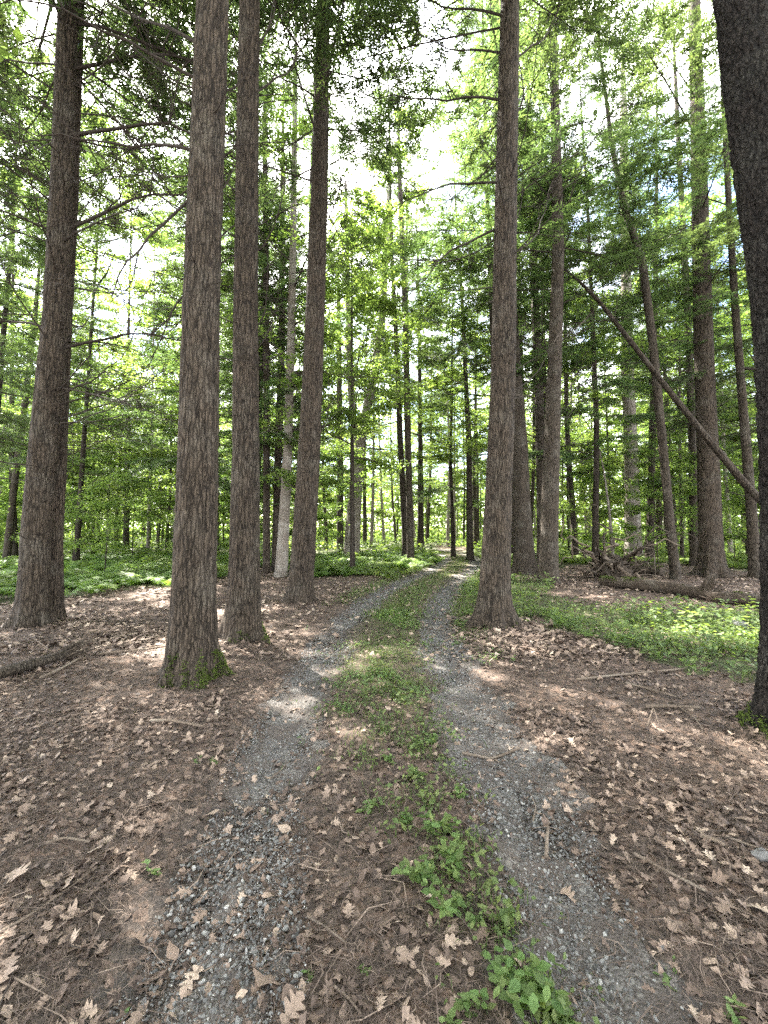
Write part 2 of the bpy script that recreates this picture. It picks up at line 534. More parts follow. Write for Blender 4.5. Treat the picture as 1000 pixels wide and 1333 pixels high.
def median_mask(x, y):
    d = path_d(x, y)
    n = vnoise(x * 2.2, y * 2.2, 9, 51)
    m = np.exp(-((d) / 0.42) ** 2) * sstep(2.2, 5.5, y + n)
    fr = np.exp(-((d - 1.2) / 0.25) ** 2) * sstep(4.0, 7.5, y + n) + np.exp(-((d + 1.25) / 0.25) ** 2) * sstep(8, 11, y + n)
    return np.clip(m + fr, 0, 1)

ys = np.concatenate([np.linspace(-8, 0.4, 24)[:-1], np.arange(0.4, 7.0, 0.036), 7.0 * (700 / 7.0) ** np.linspace(0, 1, 150)])
xs1 = np.concatenate([np.arange(0, 3.4, 0.038), 3.4 * (500 / 3.4) ** np.linspace(0, 1, 75)])
xs = np.concatenate([-xs1[:0:-1], xs1])
XX, YY = np.meshgrid(xs, ys)
ZZ = gz(XX, YY)
ZZ = ZZ + np.where((YY < 12) & (YY > 0), 0.007 * fbm(XX * 14, YY * 14, 0, 8, 2), 0)
gv = np.stack([XX, YY, ZZ], -1).reshape(-1, 3)
d_ = np.abs(path_d(XX, YY))
gravel_at = np.exp(-((d_ - GAUGE) / 0.26) ** 2) * (0.55 + 0.35 * fbm(XX * 2.1, YY * 2.1, 4, 91, 3))
gm_ = make_mesh("forest_floor", gv, grid_faces(len(ys), len(xs), False), M_GROUND, True, None,
                {"green": np.clip(green_mask(XX, YY) + 0.6 * median_mask(XX, YY), 0, 1).ravel(), "gravel": gravel_at.ravel()})
floor = link("forest_floor", gm_, kind="structure", label="brown leaf-strewn forest floor")

# the two wheel tracks: gravel sheets lying in the ruts, their edges sinking unevenly under the duff
TRACKS = []
for side in (-1, 1):
    yy = np.concatenate([np.arange(-3, 8, 0.04), 8 * (34 / 8.0) ** np.linspace(0, 1, 90)])
    uu = np.linspace(-0.42, 0.42, 29)
    U, Yg = np.meshgrid(uu, yy)
    sl = path_slope(Yg)
    nx, ny = 1 / np.sqrt(1 + sl ** 2), -sl / np.sqrt(1 + sl ** 2)
    Xw = path_x(Yg) + (rut(side, Yg) + U) * nx
    Yw = Yg + (rut(side, Yg) + U) * ny
    n1 = fbm(Xw * 2.6, Yw * 2.6, 3, 71 + side, 4)
    n2 = vnoise(Xw * 1.6, Yw * 0.9, 1, 79)
    n1 = n1 + 0.35 * vnoise(Xw * 9, Yw * 9, 2, 80)
    half = 0.15 + 0.34 * n1 + 0.10 * n2 + (0.03 if side > 0 else -0.06 * sstep(6, 2, Yg))
    Zt = gz(Xw, Yw) + 0.014 - 0.03 * sstep(-0.05, 0.12, np.abs(U) - half) + 0.004 * fbm(Xw * 16, Yw * 16, 0, 77, 2)
    tm = make_mesh("gravel_wheel_track", np.stack([Xw, Yw, Zt], -1).reshape(-1, 3), grid_faces(len(yy), len(uu), False), M_TRACK, True)
    TRACKS.append(link("gravel_wheel_track", tm, kind="structure", label=("left" if side < 0 else "right") + " gravel wheel track of the woodland drive"))

# ------------------------------------------------------------------ trunks
def bark_height(kind, ang, r, z, seed):
    cx, cy_ = np.cos(ang) * r, np.sin(ang) * r
    if kind == 'furrowed':
        wz = 0.7 * vnoise(cx * 9, cy_ * 9, z * 3, seed + 1)
        w = 0.010 * vnoise(cx * 30, cy_ * 30, z * 9, seed + 2)
        a = np.abs(vnoise((cx + w) * 27, (cy_ + w) * 27, z * 3.6 + wz, seed + 3))
        b = np.abs(vnoise((cx - w) * 50, (cy_ + w) * 50, z * 9.0 + wz, seed + 4))
        c = np.abs(vnoise((cx + w) * 34, (cy_ - w) * 34, z * 22, seed + 5))
        lo = 0.5 + 0.5 * vnoise(cx * 5, cy_ * 5, z * 1.3, seed + 7)          # plates differ over the trunk
        h = np.clip(a * (2.6 + 1.8 * lo), 0, 1) * (0.55 + 0.45 * np.clip(b * 3.2, 0, 1)) * (0.75 + 0.25 * np.clip(c * 6, 0, 1))
        h = h * 0.9 + 0.14 * vnoise(cx * 75, cy_ * 75, z * 26, seed + 6) + 0.08 * lo
    elif kind == 'scaly':
        w = 0.014 * vnoise(cx * 30, cy_ * 30, z * 30, seed + 2)
        a = np.abs(vnoise((cx + w) * 32, (cy_ + w) * 32, (z + w) * 15, seed + 3))
        b = np.abs(vnoise((cx - w) * 44, (cy_ + w) * 44, (z - w) * 26, seed + 4))
        h = np.minimum(np.clip(a * 4, 0, 1), np.clip(b * 3 + 0.25, 0, 1)) + 0.2 * vnoise(cx * 80, cy_ * 80, z * 60, seed + 6)
    else:
        h = 0.55 + 0.5 * fbm(cx * 14, cy_ * 14, z * 5, seed + 3, 3)
    return np.clip(h, 0, 1.2)

def axis_fn(pts, rr):
    """pts (n,3) rising, rr radii -> smooth interpolators by height"""
    z = pts[:, 2]
    zz = np.linspace(z[0], z[-1], 240)
    k = max(3, 240 // (len(z) * 4)) | 1
    ker = np.hanning(k + 2)[1:-1]; ker /= ker.sum()
    def sm(v):
        a = np.interp(zz, z, v)
        ap = np.concatenate([2 * a[0] - a[1:k // 2 + 1][::-1], a, 2 * a[-1] - a[-k // 2:-1][::-1]])
        return np.convolve(ap, ker, 'same')[k // 2:k // 2 + len(a)]
    X, Y, R = sm(pts[:, 0]), sm(pts[:, 1]), sm(rr)
    return (lambda q: np.interp(q, zz, X)), (lambda q: np.interp(q, zz, Y)), (lambda q: np.interp(q, zz, R))

def trunk_mesh(name, pts, rr, mat, sides=48, dz=0.05, zfine=9.0, amp=0.012, kind='furrowed', seed=0, flare=0.5, fh=0.22, lobes=5):
    """pts local to the foot of the tree"""
    fx, fy, fr = axis_fn(pts, rr)
    top = pts[-1, 2]
    z00 = -0.12 if pts[0, 2] < 0.05 else pts[0, 2]
    zr = np.concatenate([np.arange(z00, min(zfine, top), dz), np.arange(min(zfine, top), top, 0.4), [top]])
    th = np.arange(sides) * 2 * math.pi / sides
    A, Z = np.meshgrid(th, zr)
    zc = np.clip(Z, pts[0, 2], top)
    R = fr(zc)
    rng = np.random.default_rng(seed)
    ph = rng.uniform(0, 6.28, 3)
    tw = 0.5 * np.clip(Z, 0, 2)
    lob = 0.45 + 0.42 * np.cos(lobes * A + ph[0] + tw) + 0.22 * np.cos((lobes - 2) * A + ph[1] - tw) + 0.12 * np.cos((lobes * 2 + 1) * A + ph[2])
    fl = flare * np.exp(-np.clip(Z, -0.12, 99) / fh) * np.clip(lob, 0.05, 1.3) + 0.10 * flare * np.exp(-np.clip(Z, 0, 99) / (fh * 4))
    Rm = R * (1 + fl) * (1 + 0.035 * fbm(np.cos(A) * 1.2, np.sin(A) * 1.2, Z * 0.9, seed + 11, 3))
    h = bark_height(kind, A, np.mean(rr[:2]), Z, seed)
    Rm = Rm + amp * (h - 0.7)
    P = np.stack([fx(zc) + np.cos(A) * Rm, fy(zc) + np.sin(A) * Rm, Z], -1)
    return make_mesh(name, P.reshape(-1, 3), grid_faces(len(zr), sides, True), mat, True, None, {"tone": np.clip(h, 0, 1).ravel()}), (fx, fy, fr), (lambda a, z: None)

# dead branch variants, along local +x, about 1 m long with r ~ 1 cm at the foot
def dead_branch(seed, curve, nsub, length=1.0, thick=0.0078):
    rng = np.random.default_rng(seed)
    K = 9
    def line(p0, d0, L, up, wob):
        s = np.linspace(0, 1, K)[:, None]
        n = np.cumsum(rng.normal(0, wob, (K, 3)), 0); n[0] = 0
        return p0 + d0 * L * s + np.array([0, 0, 1.0]) * up * L * s ** 2 + n * L * s
    main = line(np.zeros(3), np.array([1.0, 0, 0]), length, curve, 0.03)
    Ps, Rs = [main], [np.linspace(thick, thick * 0.22, K)]
    sub = []
    for i in range(nsub):
        t = rng.uniform(0.15, 0.95); j = int(t * (K - 1))
        p0 = main[j] * (1 - (t * (K - 1) - j)) + main[min(j + 1, K - 1)] * (t * (K - 1) - j)
        sg = 1 if i % 2 else -1
        a = rad(rng.uniform(30, 65)) * sg
        d = norm(np.array([math.cos(a), math.sin(a), rng.uniform(-0.25, 0.45)]))
        L = length * rng.uniform(0.2, 0.55) * (1.1 - t * 0.7)
        l = line(p0, d, L, rng.uniform(-0.2, 0.3), 0.04)
        Ps.append(l); Rs.append(np.linspace(thick * 0.45, thick * 0.12, K))
        for q in range(rng.integers(1, 4)):
            j2 = rng.integers(2, K - 1)
            a2 = a + rad(rng.uniform(25, 60)) * rng.choice([-1, 1])
            d2 = norm(np.array([math.cos(a2), math.sin(a2), rng.uniform(-0.4, 0.5)]))
            Ps.append(line(l[j2], d2, L * rng.uniform(0.25, 0.6), 0.1, 0.05)); Rs.append(np.linspace(thick * 0.25, thick * 0.1, K))
    v, f = tubes(np.array(Ps), np.array(Rs), 5)
    return make_mesh("branch", v, f, M_TWIG, True, None, {"tone": np.full(len(v), 0.5)})

BR = [dead_branch(200 + i, c, n) for i, (c, n) in enumerate([(0.25, 5), (-0.25, 7), (0.5, 6), (0.1, 9), (-0.12, 8), (0.35, 3), (-0.4, 5), (0.7, 4)])]
STUB = [dead_branch(260 + i, 0.1, 0, 1.0, 0.05) for i in range(2)]

def add_branch(parent, fns, z, az, L, elev=0.1, var=0, thick=1.0, name="branch"):
    fx, fy, fr = fns
    r = float(fr(z)) * 0.85
    o = link(name, (BR + STUB)[var], parent, (float(fx(z)) + math.cos(az) * r, float(fy(z)) + math.sin(az) * r, z))
    o.rotation_euler = (np.random.default_rng(int(z * 1000) + var).uniform(-0.6, 0.6), -elev, az)
    o.scale = (L, L * thick, L * thick)
    return o

# ------------------------------------------------------------------ foliage
def needle_bough(seed, L=2.6, ntw=26, nn=46, droop=0.22, nl=0.075, nw=0.012, dens_in=0.25):
    rng = np.random.default_rng(seed)
    K = 7
    s = np.linspace(0, 1, K)
    side = rng.uniform(-0.15, 0.15)
    def stem(t):
        t = np.asarray(t)
        return np.stack([L * t, side * L * t ** 2, L * (0.12 * t - droop * t ** 2)], -1)
    b = Bag()
    v, f = tubes(stem(s)[None], np.linspace(0.018, 0.004, K)[None] * (L / 2.6), 4)
    b.add(v, f, 1, 0.4)
    t0 = np.sort(rng.uniform(dens_in, 1.0, ntw))
    sg = np.where(np.arange(ntw) % 2, 1, -1)
    ang = np.radians(rng.uniform(35, 68, ntw)) * sg
    tl = L * (0.42 * (1 - 0.75 * (t0 - dens_in) / (1 - dens_in)) + 0.07) * rng.uniform(0.6, 1.15, ntw)
    dirs = np.stack([np.cos(ang), np.sin(ang), rng.uniform(-0.12, 0.12, ntw)], -1)
    q = np.linspace(0, 1, 4)
    tw = stem(t0)[:, None, :] + dirs[:, None, :] * (tl[:, None] * q)[..., None]
    tw[..., 2] -= (tl[:, None] * q ** 2) * 0.25
    v, f = tubes(tw, np.linspace(0.006, 0.002, 4)[None].repeat(ntw, 0), 3)
    b.add(v, f, 1, 0.4)
    # second order twiglets carry the needles
    P0, D0, LEN = [], [], []
    for i in range(ntw):
        m = max(3, int(nn * tl[i] / (0.3 * L)))
        t = rng.uniform(0.08, 1, m) ** 0.8
        base = tw[i, 0] + dirs[i] * (tl[i] * t)[:, None]
        base[:, 2] -= tl[i] * t ** 2 * 0.25
        a = ang[i] + np.radians(rng.uniform(30, 70, m)) * rng.choice([-1, 1], m)
        d = np.stack([np.cos(a), np.sin(a), rng.uniform(-0.5, 0.35, m)], -1)
        P0.append(base); D0.append(d); LEN.append(nl * rng.uniform(0.7, 1.5, m))
    P0 = np.concatenate(P0); D0 = norm(np.concatenate(D0)); LEN = np.concatenate(LEN)
    # each twiglet: three slim blades
    vs, tn = [], []
    for k in range(3):
        dd = norm(D0 + rng.normal(0, 0.35, D0.shape))
        p = P0 + D0 * (LEN * 0.55 * k)[:, None]
        sd_ = norm(np.cross(dd, rng.normal(0, 0.5, dd.shape) + np.array([0, 0, 1.0])))
        w = nw * rng.uniform(0.7, 1.3, len(p))[:, None]
        vs.append(np.stack([p - sd_ * w * 0.5, p + sd_ * w * 0.5, p + dd * LEN[:, None]], 1))
        tn.append(np.repeat(np.clip(rng.normal(0.5, 0.22, len(p)), 0, 1), 3))
    vs = np.concatenate(vs).reshape(-1, 3)
    b.add(vs, np.arange(len(vs)).reshape(-1, 3), 0, np.concatenate(tn))
    return b

BOUGHS = [needle_bough(300 + i, 2.6, 24 + 2 * i, 30, d, 0.085, 0.021) for i, d in enumerate([0.16, 0.24, 0.3, 0.1])]
for b in BOUGHS:
    b.V = np.concatenate(b.v); b.T = np.concatenate(b.a)
    b.F3 = np.concatenate(b.f3); b.F4 = np.concatenate(b.f4)
    b.M4 = np.concatenate(b.m4)

def conifer_crown(seed, h0, h1, rmax, n, shape=0.6, name="crown"):
    """boughs in loose whorls, longest a little above the lowest"""
    rng = np.random.default_rng(seed)
    b = Bag()
    for i in range(n):
        t = (i + rng.uniform(0, 1)) / n
        h = h0 + (h1 - h0) * t ** 0.9
        L = rmax * ((1 - t) ** shape * (0.55 + 0.45 * min(1, t * 5 + 0.4)) + 0.06) * rng.uniform(0.55, 1.15)
        az = i * 2.39996 + rng.normal(0, 0.4)
        el = rng.normal(0.05, 0.12) + 0.35 * t
        src = BOUGHS[rng.integers(len(BOUGHS))]
        k = L / 2.6
        Mx = np.array(Matrix.Rotation(az, 3, 'Z') @ Matrix.Rotation(-el, 3, 'Y') @ Matrix.Rotation(rng.normal(0, 0.25), 3, 'X'))
        kz = k ** 0.6
        v = (src.V * np.array([k, k, kz])) @ Mx.T + np.array([0, 0, h])
        b.add(v, src.F3, 0, src.T)
        b.f4.append(src.F4 + b.n - len(v)); b.m4.append(src.M4)
    me = b.mesh(name, [M_NEEDLE, M_TWIG])
    return me

def leaf_quads(P, rng, size, flat=0.45, aspect=0.62, yaw=None):
    n = len(P)
    nrm = norm(np.stack([rng.normal(0, flat, n), rng.normal(0, flat, n), np.ones(n)], -1))
    a = rng.uniform(0, 2 * math.pi, n)
    d = np.stack([np.cos(a), np.sin(a), np.zeros(n)], -1)
    d = norm(d - nrm * np.sum(d * nrm, -1, keepdims=True))
    s = np.cross(nrm, d)
    L = (size * rng.uniform(0.65, 1.25, n))[:, None]
    w = L * aspect * 0.5
    v = np.stack([P, P + d * L * 0.45 - s * w + nrm * L * 0.06, P + d * L, P + d * L * 0.45 + s * w + nrm * L * 0.06], 1).reshape(-1, 3)
    f = np.arange(n * 4).reshape(-1, 4)
    tri = np.concatenate([f[:, [0, 1, 2]], f[:, [0, 2, 3]]])
    tn = np.repeat(np.clip(rng.normal(0.5, 0.22, n), 0, 1), 4)
    return v, tri, tn

def leafy_crown(seed, h0, h1, rmax, n1, n2, n3, nleaf, leaf=0.10, rise=(0.1, 0.9), limb_r=0.045, flat=0.4, name="crown"):
    rng = np.random.default_rng(seed)
    b = Bag()
    K = 6
    q = np.linspace(0, 1, K)
    P1, R1, P2, R2, P3, R3, LP = [], [], [], [], [], [], []
    def line(p0, d, L, up, wob=0.05):
        n = np.cumsum(rng.normal(0, wob, (K, 3)), 0); n[0] = 0
        return p0 + d * L * q[:, None] + np.array([0, 0, 1.0]) * (up * L * q ** 2)[:, None] + n * L * q[:, None]
    for i in range(n1):
        t = (i + rng.uniform(0, 1)) / n1
        h = h0 + (h1 - h0) * t
        L = rmax * (max(0.42, math.sin(math.pi * min(1, 0.25 + 0.72 * t))) ** 0.7) * rng.uniform(0.6, 1.2) * (1.0 - 0.35 * t)
        az = i * 2.39996 + rng.normal(0, 0.5)
        el = rise[0] + (rise[1] - rise[0]) * t + rng.normal(0, 0.12)
        d = np.array([math.cos(az) * math.cos(el), math.sin(az) * math.cos(el), math.sin(el)])
        l = line(np.array([0, 0, h]), d, L, rng.uniform(-0.1, 0.15))
        P1.append(l); R1.append(np.linspace(1, 0.25, K) * limb_r * (0.4 + 0.6 * L / rmax))
        for j in range(max(2, round(n2 * min(1.3, 1.5 * L / rmax)))):
            tt = rng.uniform(0.3, 1.0); k = min(int(tt * (K - 1)), K - 2)
            p0 = l[k] + (l[k + 1] - l[k]) * (tt * (K - 1) - k)
            a2 = az + rng.choice([-1, 1]) * rng.uniform(0.4, 1.1)
            e2 = rng.normal(0.05, 0.22)
            d2 = np.array([math.cos(a2) * math.cos(e2), math.sin(a2) * math.cos(e2), math.sin(e2)])
            L2 = L * rng.uniform(0.3, 0.6)
            l2 = line(p0, d2, L2, rng.uniform(-0.15, 0.1))
            P2.append(l2); R2.append(np.linspace(1, 0.3, K) * limb_r * 0.3)
            for m in range(n3):
                t3 = rng.uniform(0.2, 1.0); k = min(int(t3 * (K - 1)), K - 2)
                p3 = l2[k] + (l2[k + 1] - l2[k]) * (t3 * (K - 1) - k)
                a3 = a2 + rng.choice([-1, 1]) * rng.uniform(0.3, 1.2)
                e3 = rng.normal(0.0, 0.2)
                d3 = np.array([math.cos(a3) * math.cos(e3), math.sin(a3) * math.cos(e3), math.sin(e3)])
                L3 = min(0.9, L2 * rng.uniform(0.35, 0.7)) + 0.15
                l3 = line(p3, d3, L3, rng.uniform(-0.15, 0.05))
                P3.append(l3); R3.append(np.linspace(1, 0.4, K) * limb_r * 0.13)
                tq = rng.uniform(0.1, 1.05, nleaf)
                pp = p3 + d3 * (L3 * tq)[:, None]
                sidev = np.array([-math.sin(a3), math.cos(a3), 0])
                pp = pp + sidev * rng.normal(0, 0.13 * L3 + 0.05, nleaf)[:, None] + np.stack([np.zeros(nleaf), np.zeros(nleaf), rng.normal(-0.02, 0.05, nleaf)], -1)
                LP.append(pp)
    for P, R, sd_ in ((P1, R1, 5), (P2, R2, 3), (P3, R3, 3)):
        if sd_ == 3 and P is P3:
            P = [p[[0, 3, 5]] for p in P]; R = [r[[0, 3, 5]] for r in R]
        v, f = tubes(np.array(P), np.array(R), sd_)
        b.add(v, f, 1, 0.5)
    v, f, tn = leaf_quads(np.concatenate(LP), rng, leaf, flat)
    b.add(v, f, 0, tn)
    return b.mesh(name, [M_LEAF, M_TWIG])

CON_HIGH = [conifer_crown(400 + i, 9.0, 24.0, 3.4, 52) for i in range(2)]       # bare trunk, crown from 9 m
CON_LOW = [conifer_crown(410 + i, 3.2, 17.0, 3.2, 58, 0.55) for i in range(2)]   # boughs nearly to the ground
TALL = [leafy_crown(420 + i, 5.5, 19.5, 4.4, 16, 6, 5, 38, 0.12) for i in range(3)]
MIDT = [leafy_crown(430 + i, 2.4, 11.0, 3.0, 14, 6, 4, 48, 0.105, (0.05, 0.7), 0.03, 0.65) for i in range(3)]
SAPL = [leafy_crown(440 + i, 0.7, 5.0, 1.8, 12, 5, 4, 34, 0.09, (0.1, 0.6), 0.014, 0.75) for i in range(3)]

def unit_trunk(seed, sides=12, rows=22, bend=1.3, flare=0.7):
    """unit height, unit foot radius"""
    rng = np.random.default_rng(seed)
    z = np.linspace(0, 1, rows) ** 1.5
    z[0] = -0.006
    th = np.arange(sides) * 2 * math.pi / sides
    A, Z = np.meshgrid(th, z)
    R = (1 - 0.86 * np.clip(Z, 0, 1)) * (1 + flare * np.exp(-np.clip(Z, 0, 1) / 0.012) * (0.6 + 0.4 * np.cos(4 * A + seed)))
    R = R * (1 + 0.07 * vnoise(np.cos(A) * 2, np.sin(A) * 2, Z * 40, seed))
    ox = bend * (vnoise(Z * 3.2, 0.5, 0, seed + 1) - vnoise(0, 0.5, 0, seed + 1))
    oy = bend * (vnoise(Z * 3.2, 7.5, 0, seed + 2) - vnoise(0, 7.5, 0, seed + 2))
    P = np.stack([ox + np.cos(A) * R, oy + np.sin(A) * R, Z], -1)
    return P.reshape(-1, 3), grid_faces(rows, sides, True)
UT = {}
for key, m in (("b", M_BARK), ("g", M_BARK_GREY), ("p", M_BARK_PALE)):
    UT[key] = []
    for i in range(4):
        v, f = unit_trunk(500 + i)
        UT[key].append(make_mesh("trunk", v, f, m, True, None, {"tone": np.full(len(v), 0.55)}))

# ------------------------------------------------------------------ the trees one can tell apart
def photo_tree(name, label, stations, mat, height=21.0, sides=48, dz=0.05, amp=0.012, kind='furrowed', seed=1, flare=0.5, fh=0.22, lobes=5,
               crown=None, crown_rz=0.0, crown_s=1.0, branches=(), nbranch=0, zbr=(1.8, 10.0), Lbr=(0.5, 1.8), group=None, cat="tree", nstub=6, crown_dz=0.0, crown_w=1.0):
    """stations: (centre x, y, width) in photo pixels from the foot upward"""
    bx, by = G(stations[0][0], stations[0][1])
    bz = float(gz(bx, by))
    wk = lambda px: 0.5 * by / F / math.sqrt(1 + ((px - W / 2) / F) ** 2)      # a stem off the axis looks wider than it is
    P = [np.array([bx, by, 0.0])]; R = [stations[0][2] * wk(stations[0][0])]
    for (px, py, w) in stations[1:]:
        p = V(px, py, by); P.append(p); R.append(w * wk(px))
    P = np.array(P); R = np.array(R)
    o = np.argsort(P[:, 2]); P, R = P[o], R[o]
    height = max(height, P[-1, 2] + 4.5)
    if True:                # carry the stem on to the tree's full height
        k = -2 if len(P) > 2 else 0
        sl = (P[-1] - P[k]) / (P[-1, 2] - P[k, 2])
        e = P[-1] + sl * (height - P[-1, 2]) * 0.6; e[2] = height
        P = np.vstack([P, e]); R = np.append(R, max(0.02, R[-1] * 0.15))
    t = thing(name, label, cat, (bx, by, bz), 0, group)
    loc = P - np.array([bx, by, 0.0])
    me, fns, _ = trunk_mesh("trunk", loc, R, mat, sides, dz, min(height, CAMZ + by * 1.35 + 0.5), amp, kind, seed, flare, fh, lobes)
    link("trunk", me, t)
    if crown is not None:
        zc = float(P[-1, 2])
        c = link("crown", crown, t, (float(fns[0](zc * 0.6)), float(fns[1](zc * 0.6)), crown_dz), kind="stuff")
        c.rotation_euler = (0, 0, crown_rz); c.scale = (crown_s * crown_w, crown_s * crown_w, crown_s)  # near crowns widened overhead to deepen the shade below
    rng = np.random.default_rng(seed + 900)
    for i in range(int(nbranch * 3.4)):
        z = rng.uniform(*zbr); z = min(z, height - 2)
        add_branch(t, fns, z, rng.uniform(0, 2 * math.pi), rng.uniform(*Lbr) * (0.5 + 0.6 * min(1, z / 5)), rng.uniform(-0.25, 0.55), int(rng.integers(len(BR))), rng.uniform(0.5, 0.9))
    for i in range(nstub):
        z = rng.uniform(1.0, 6.0)
        add_branch(t, fns, z, rng.uniform(0, 2 * math.pi), rng.uniform(0.07, 0.2), rng.uniform(-0.1, 0.6), len(BR) + int(rng.integers(2)), 1.3, "branch_stub")
    for (py, az, L, el, var) in branches:
        z = float(V(stations[0][0], py, by)[2])
        add_branch(t, fns, z, rad(az), L, el, var, 1.35)
    return t, fns, (bx, by, bz), P

TREES = {}
TREES['A'] = photo_tree("pine_tree", "large brown pine at far left, front trunk of a close pair", [(42, 818, 44), (46, 700, 40), (60, 550, 39), (73, 420, 38), (80, 250, 32), (89, 0, 28)], M_BARK, 23, 56, 0.05, 0.014, 'furrowed', 11, 0.85, 0.2, 5,
    CON_HIGH[0], 0.3, 1.0, [(455, 10, 2.4, 0.45, 1), (300, 5, 2.8, 0.35, 3), (520, -10, 1.6, 0.3, 0), (430, 175, 2.0, 0.3, 4), (180, 0, 3.0, 0.3, 1), (90, 15, 3.0, 0.3, 3), (30, 20, 2.8, 0.2, 4)], 20, (2.2, 9.5), (0.8, 2.6), crown_w=1.5)
TREES['A2'] = photo_tree("pine_tree", "slimmer pine pressed against the back right of the far left pine", [(68, 810, 30), (70, 700, 26), (76, 600, 24), (83, 450, 21), (94, 250, 18), (104, 0, 14)], M_BARK, 20, 36, 0.08, 0.012, 'furrowed', 12, 0.6, 0.2, 4,
    CON_HIGH[1], 1.3, 0.9, [], 14, (2.0, 9), (0.8, 2.2))
TREES['B'] = photo_tree("pine_tree", "thickest pine left of the drive, green moss at its right foot", [(249, 886, 66), (252, 800, 60), (257, 650, 55), (262, 400, 50), (270, 200, 47), (277, 0, 44)], M_BARK, 24, 84, 0.04, 0.017, 'furrowed', 21, 0.62, 0.17, 5,
    CON_HIGH[1], 2.1, 1.0, [(270, 200, 1.6, -0.9, 1), (390, 195, 1.0, -0.9, 6), (250, 20, 0.9, 0.9, 7), (345, 25, 0.7, 0.7, 0), (120, 20, 1.1, 0.6, 2), (110, 185, 1.8, 0.5, 1), (60, 170, 1.9, 0.5, 3), (200, 175, 1.8, 0.25, 4)], 10, (2.6, 6.4), (0.5, 1.5), nstub=14, crown_w=1.9, crown_dz=1.0)
TREES['C'] = photo_tree("pine_tree", "brown pine just behind and right of the thickest pine", [(316, 834, 44), (318, 760, 41), (320, 600, 36), (320, 400, 33), (322, 200, 30), (325, 0, 28)], M_BARK, 23, 64, 0.05, 0.014, 'furrowed', 22, 0.8, 0.17, 5,
    CON_HIGH[0], 4.0, 1.0, [(430, 10, 1.0, 0.9, 7), (330, 20, 1.2, 0.8, 2), (250, 160, 1.3, 0.5, 2), (120, 20, 1.6, 0.8, 0), (60, 15, 1.5, 0.9, 5), (300, 200, 1.0, -0.7, 6)], 14, (2.4, 8), (0.5, 1.6), nstub=12, crown_w=1.8, crown_dz=2.0)
TREES['D'] = photo_tree("pine_tree", "dark pine with rising dead branch, nearest the drive's left edge", [(390, 786, 33), (395, 720, 31), (402, 600, 29), (409, 450, 26), (416, 250, 23), (421, 0, 18)], M_BARK, 22, 56, 0.05, 0.012, 'furrowed', 23, 0.5, 0.15, 4,
    CON_HIGH[1], 0.9, 0.9, [(568, 10, 1.3, 0.85, 7), (540, 20, 1.0, 0.5, 2), (640, 170, 1.1, 0.5, 0), (40, 180, 1.6, 0.7, 2), (30, 20, 1.6, 0.8, 5), (130, 190, 1.9, 0.4, 3), (220, 170, 1.6, -0.3, 1)], 18, (3, 11), (0.5, 1.9), nstub=10, crown_w=1.15)
TREES['E'] = photo_tree("pine_tree", "dark straight pine standing at the right edge of the drive", [(643, 815, 44), (644, 760, 39), (649, 650, 35), (655, 500, 33), (659, 250, 30), (664, 0, 26)], M_BARK, 23, 64, 0.05, 0.013, 'furrowed', 24, 0.85, 0.18, 5,
    CON_HIGH[0], 2.2, 0.95, [(330, 10, 1.6, 0.55, 5), (290, 20, 1.1, 0.9, 2), (150, 10, 1.5, 0.9, 7), (75, 10, 1.6, 0.7, 0), (70, 175, 1.8, 0.25, 3), (130, 170, 2.2, 0.3, 4), (240, 185, 2.0, 0.0, 1), (300, 180, 2.0, -0.3, 1), (20, 170, 2.2, 0.4, 3)], 16, (3, 9), (0.5, 1.9), nstub=10, crown_w=1.5, crown_dz=1.2)
TREES['F'] = photo_tree("pine_tree", "brown trunk emerging from behind the right-edge pine, leaning left", [(684, 750, 28), (680, 690, 26), (675, 580, 24), (668, 480, 21), (655, 250, 17), (643, 0, 14)], M_BARK_GREY, 22, 36, 0.08, 0.01, 'furrowed', 25, 0.7, 0.2, 4,
    CON_HIGH[1], 5.2, 0.9, [], 12, (3, 14), (0.6, 2.0), crown_w=1.3)
TREES['G'] = photo_tree("pine_tree", "brown pine right of the drive with slightly wavy upper trunk", [(714, 762, 26), (715, 700, 24), (718, 600, 22), (722, 480, 19), (727, 330, 16), (723, 150, 13), (719, 0, 11)], M_BARK_GREY, 21, 36, 0.08, 0.01, 'furrowed', 26, 0.35, 0.2, 4,
    CON_HIGH[0], 1.1, 0.85, [(250, 15, 2.0, 0.6, 3), (330, 170, 1.9, 0.35, 1), (560, 15, 1.4, 0.5, 2)], 18, (3, 13), (0.6, 2.2), crown_w=1.5)
TREES['G2'] = photo_tree("slender_tree", "slim grey trunk just left of the wavy brown pine", [(706, 742, 15), (705, 650, 13), (702, 520, 12), (697, 400, 11), (690, 200, 9)], M_BARK_GREY, 17, 24, 0.1, 0.006, 'smooth', 27, 0.4, 0.2, 4,
    TALL[0], 1.1, 0.75, [], 8, (3, 10), (0.6, 1.6), nstub=2)
TREES['H'] = photo_tree("pine_tree", "patchy pale-barked pine behind the uprooted stump", [(825, 727, 24), (824, 680, 21), (822, 600, 19), (817, 480, 17), (815, 350, 14), (812, 150, 11)], M_BARK_PALE, 22, 40, 0.05, 0.014, 'scaly', 28, 0.6, 0.2, 4,
    CON_HIGH[1], 3.1, 0.9, [], 26, (3, 14), (0.5, 2.0))
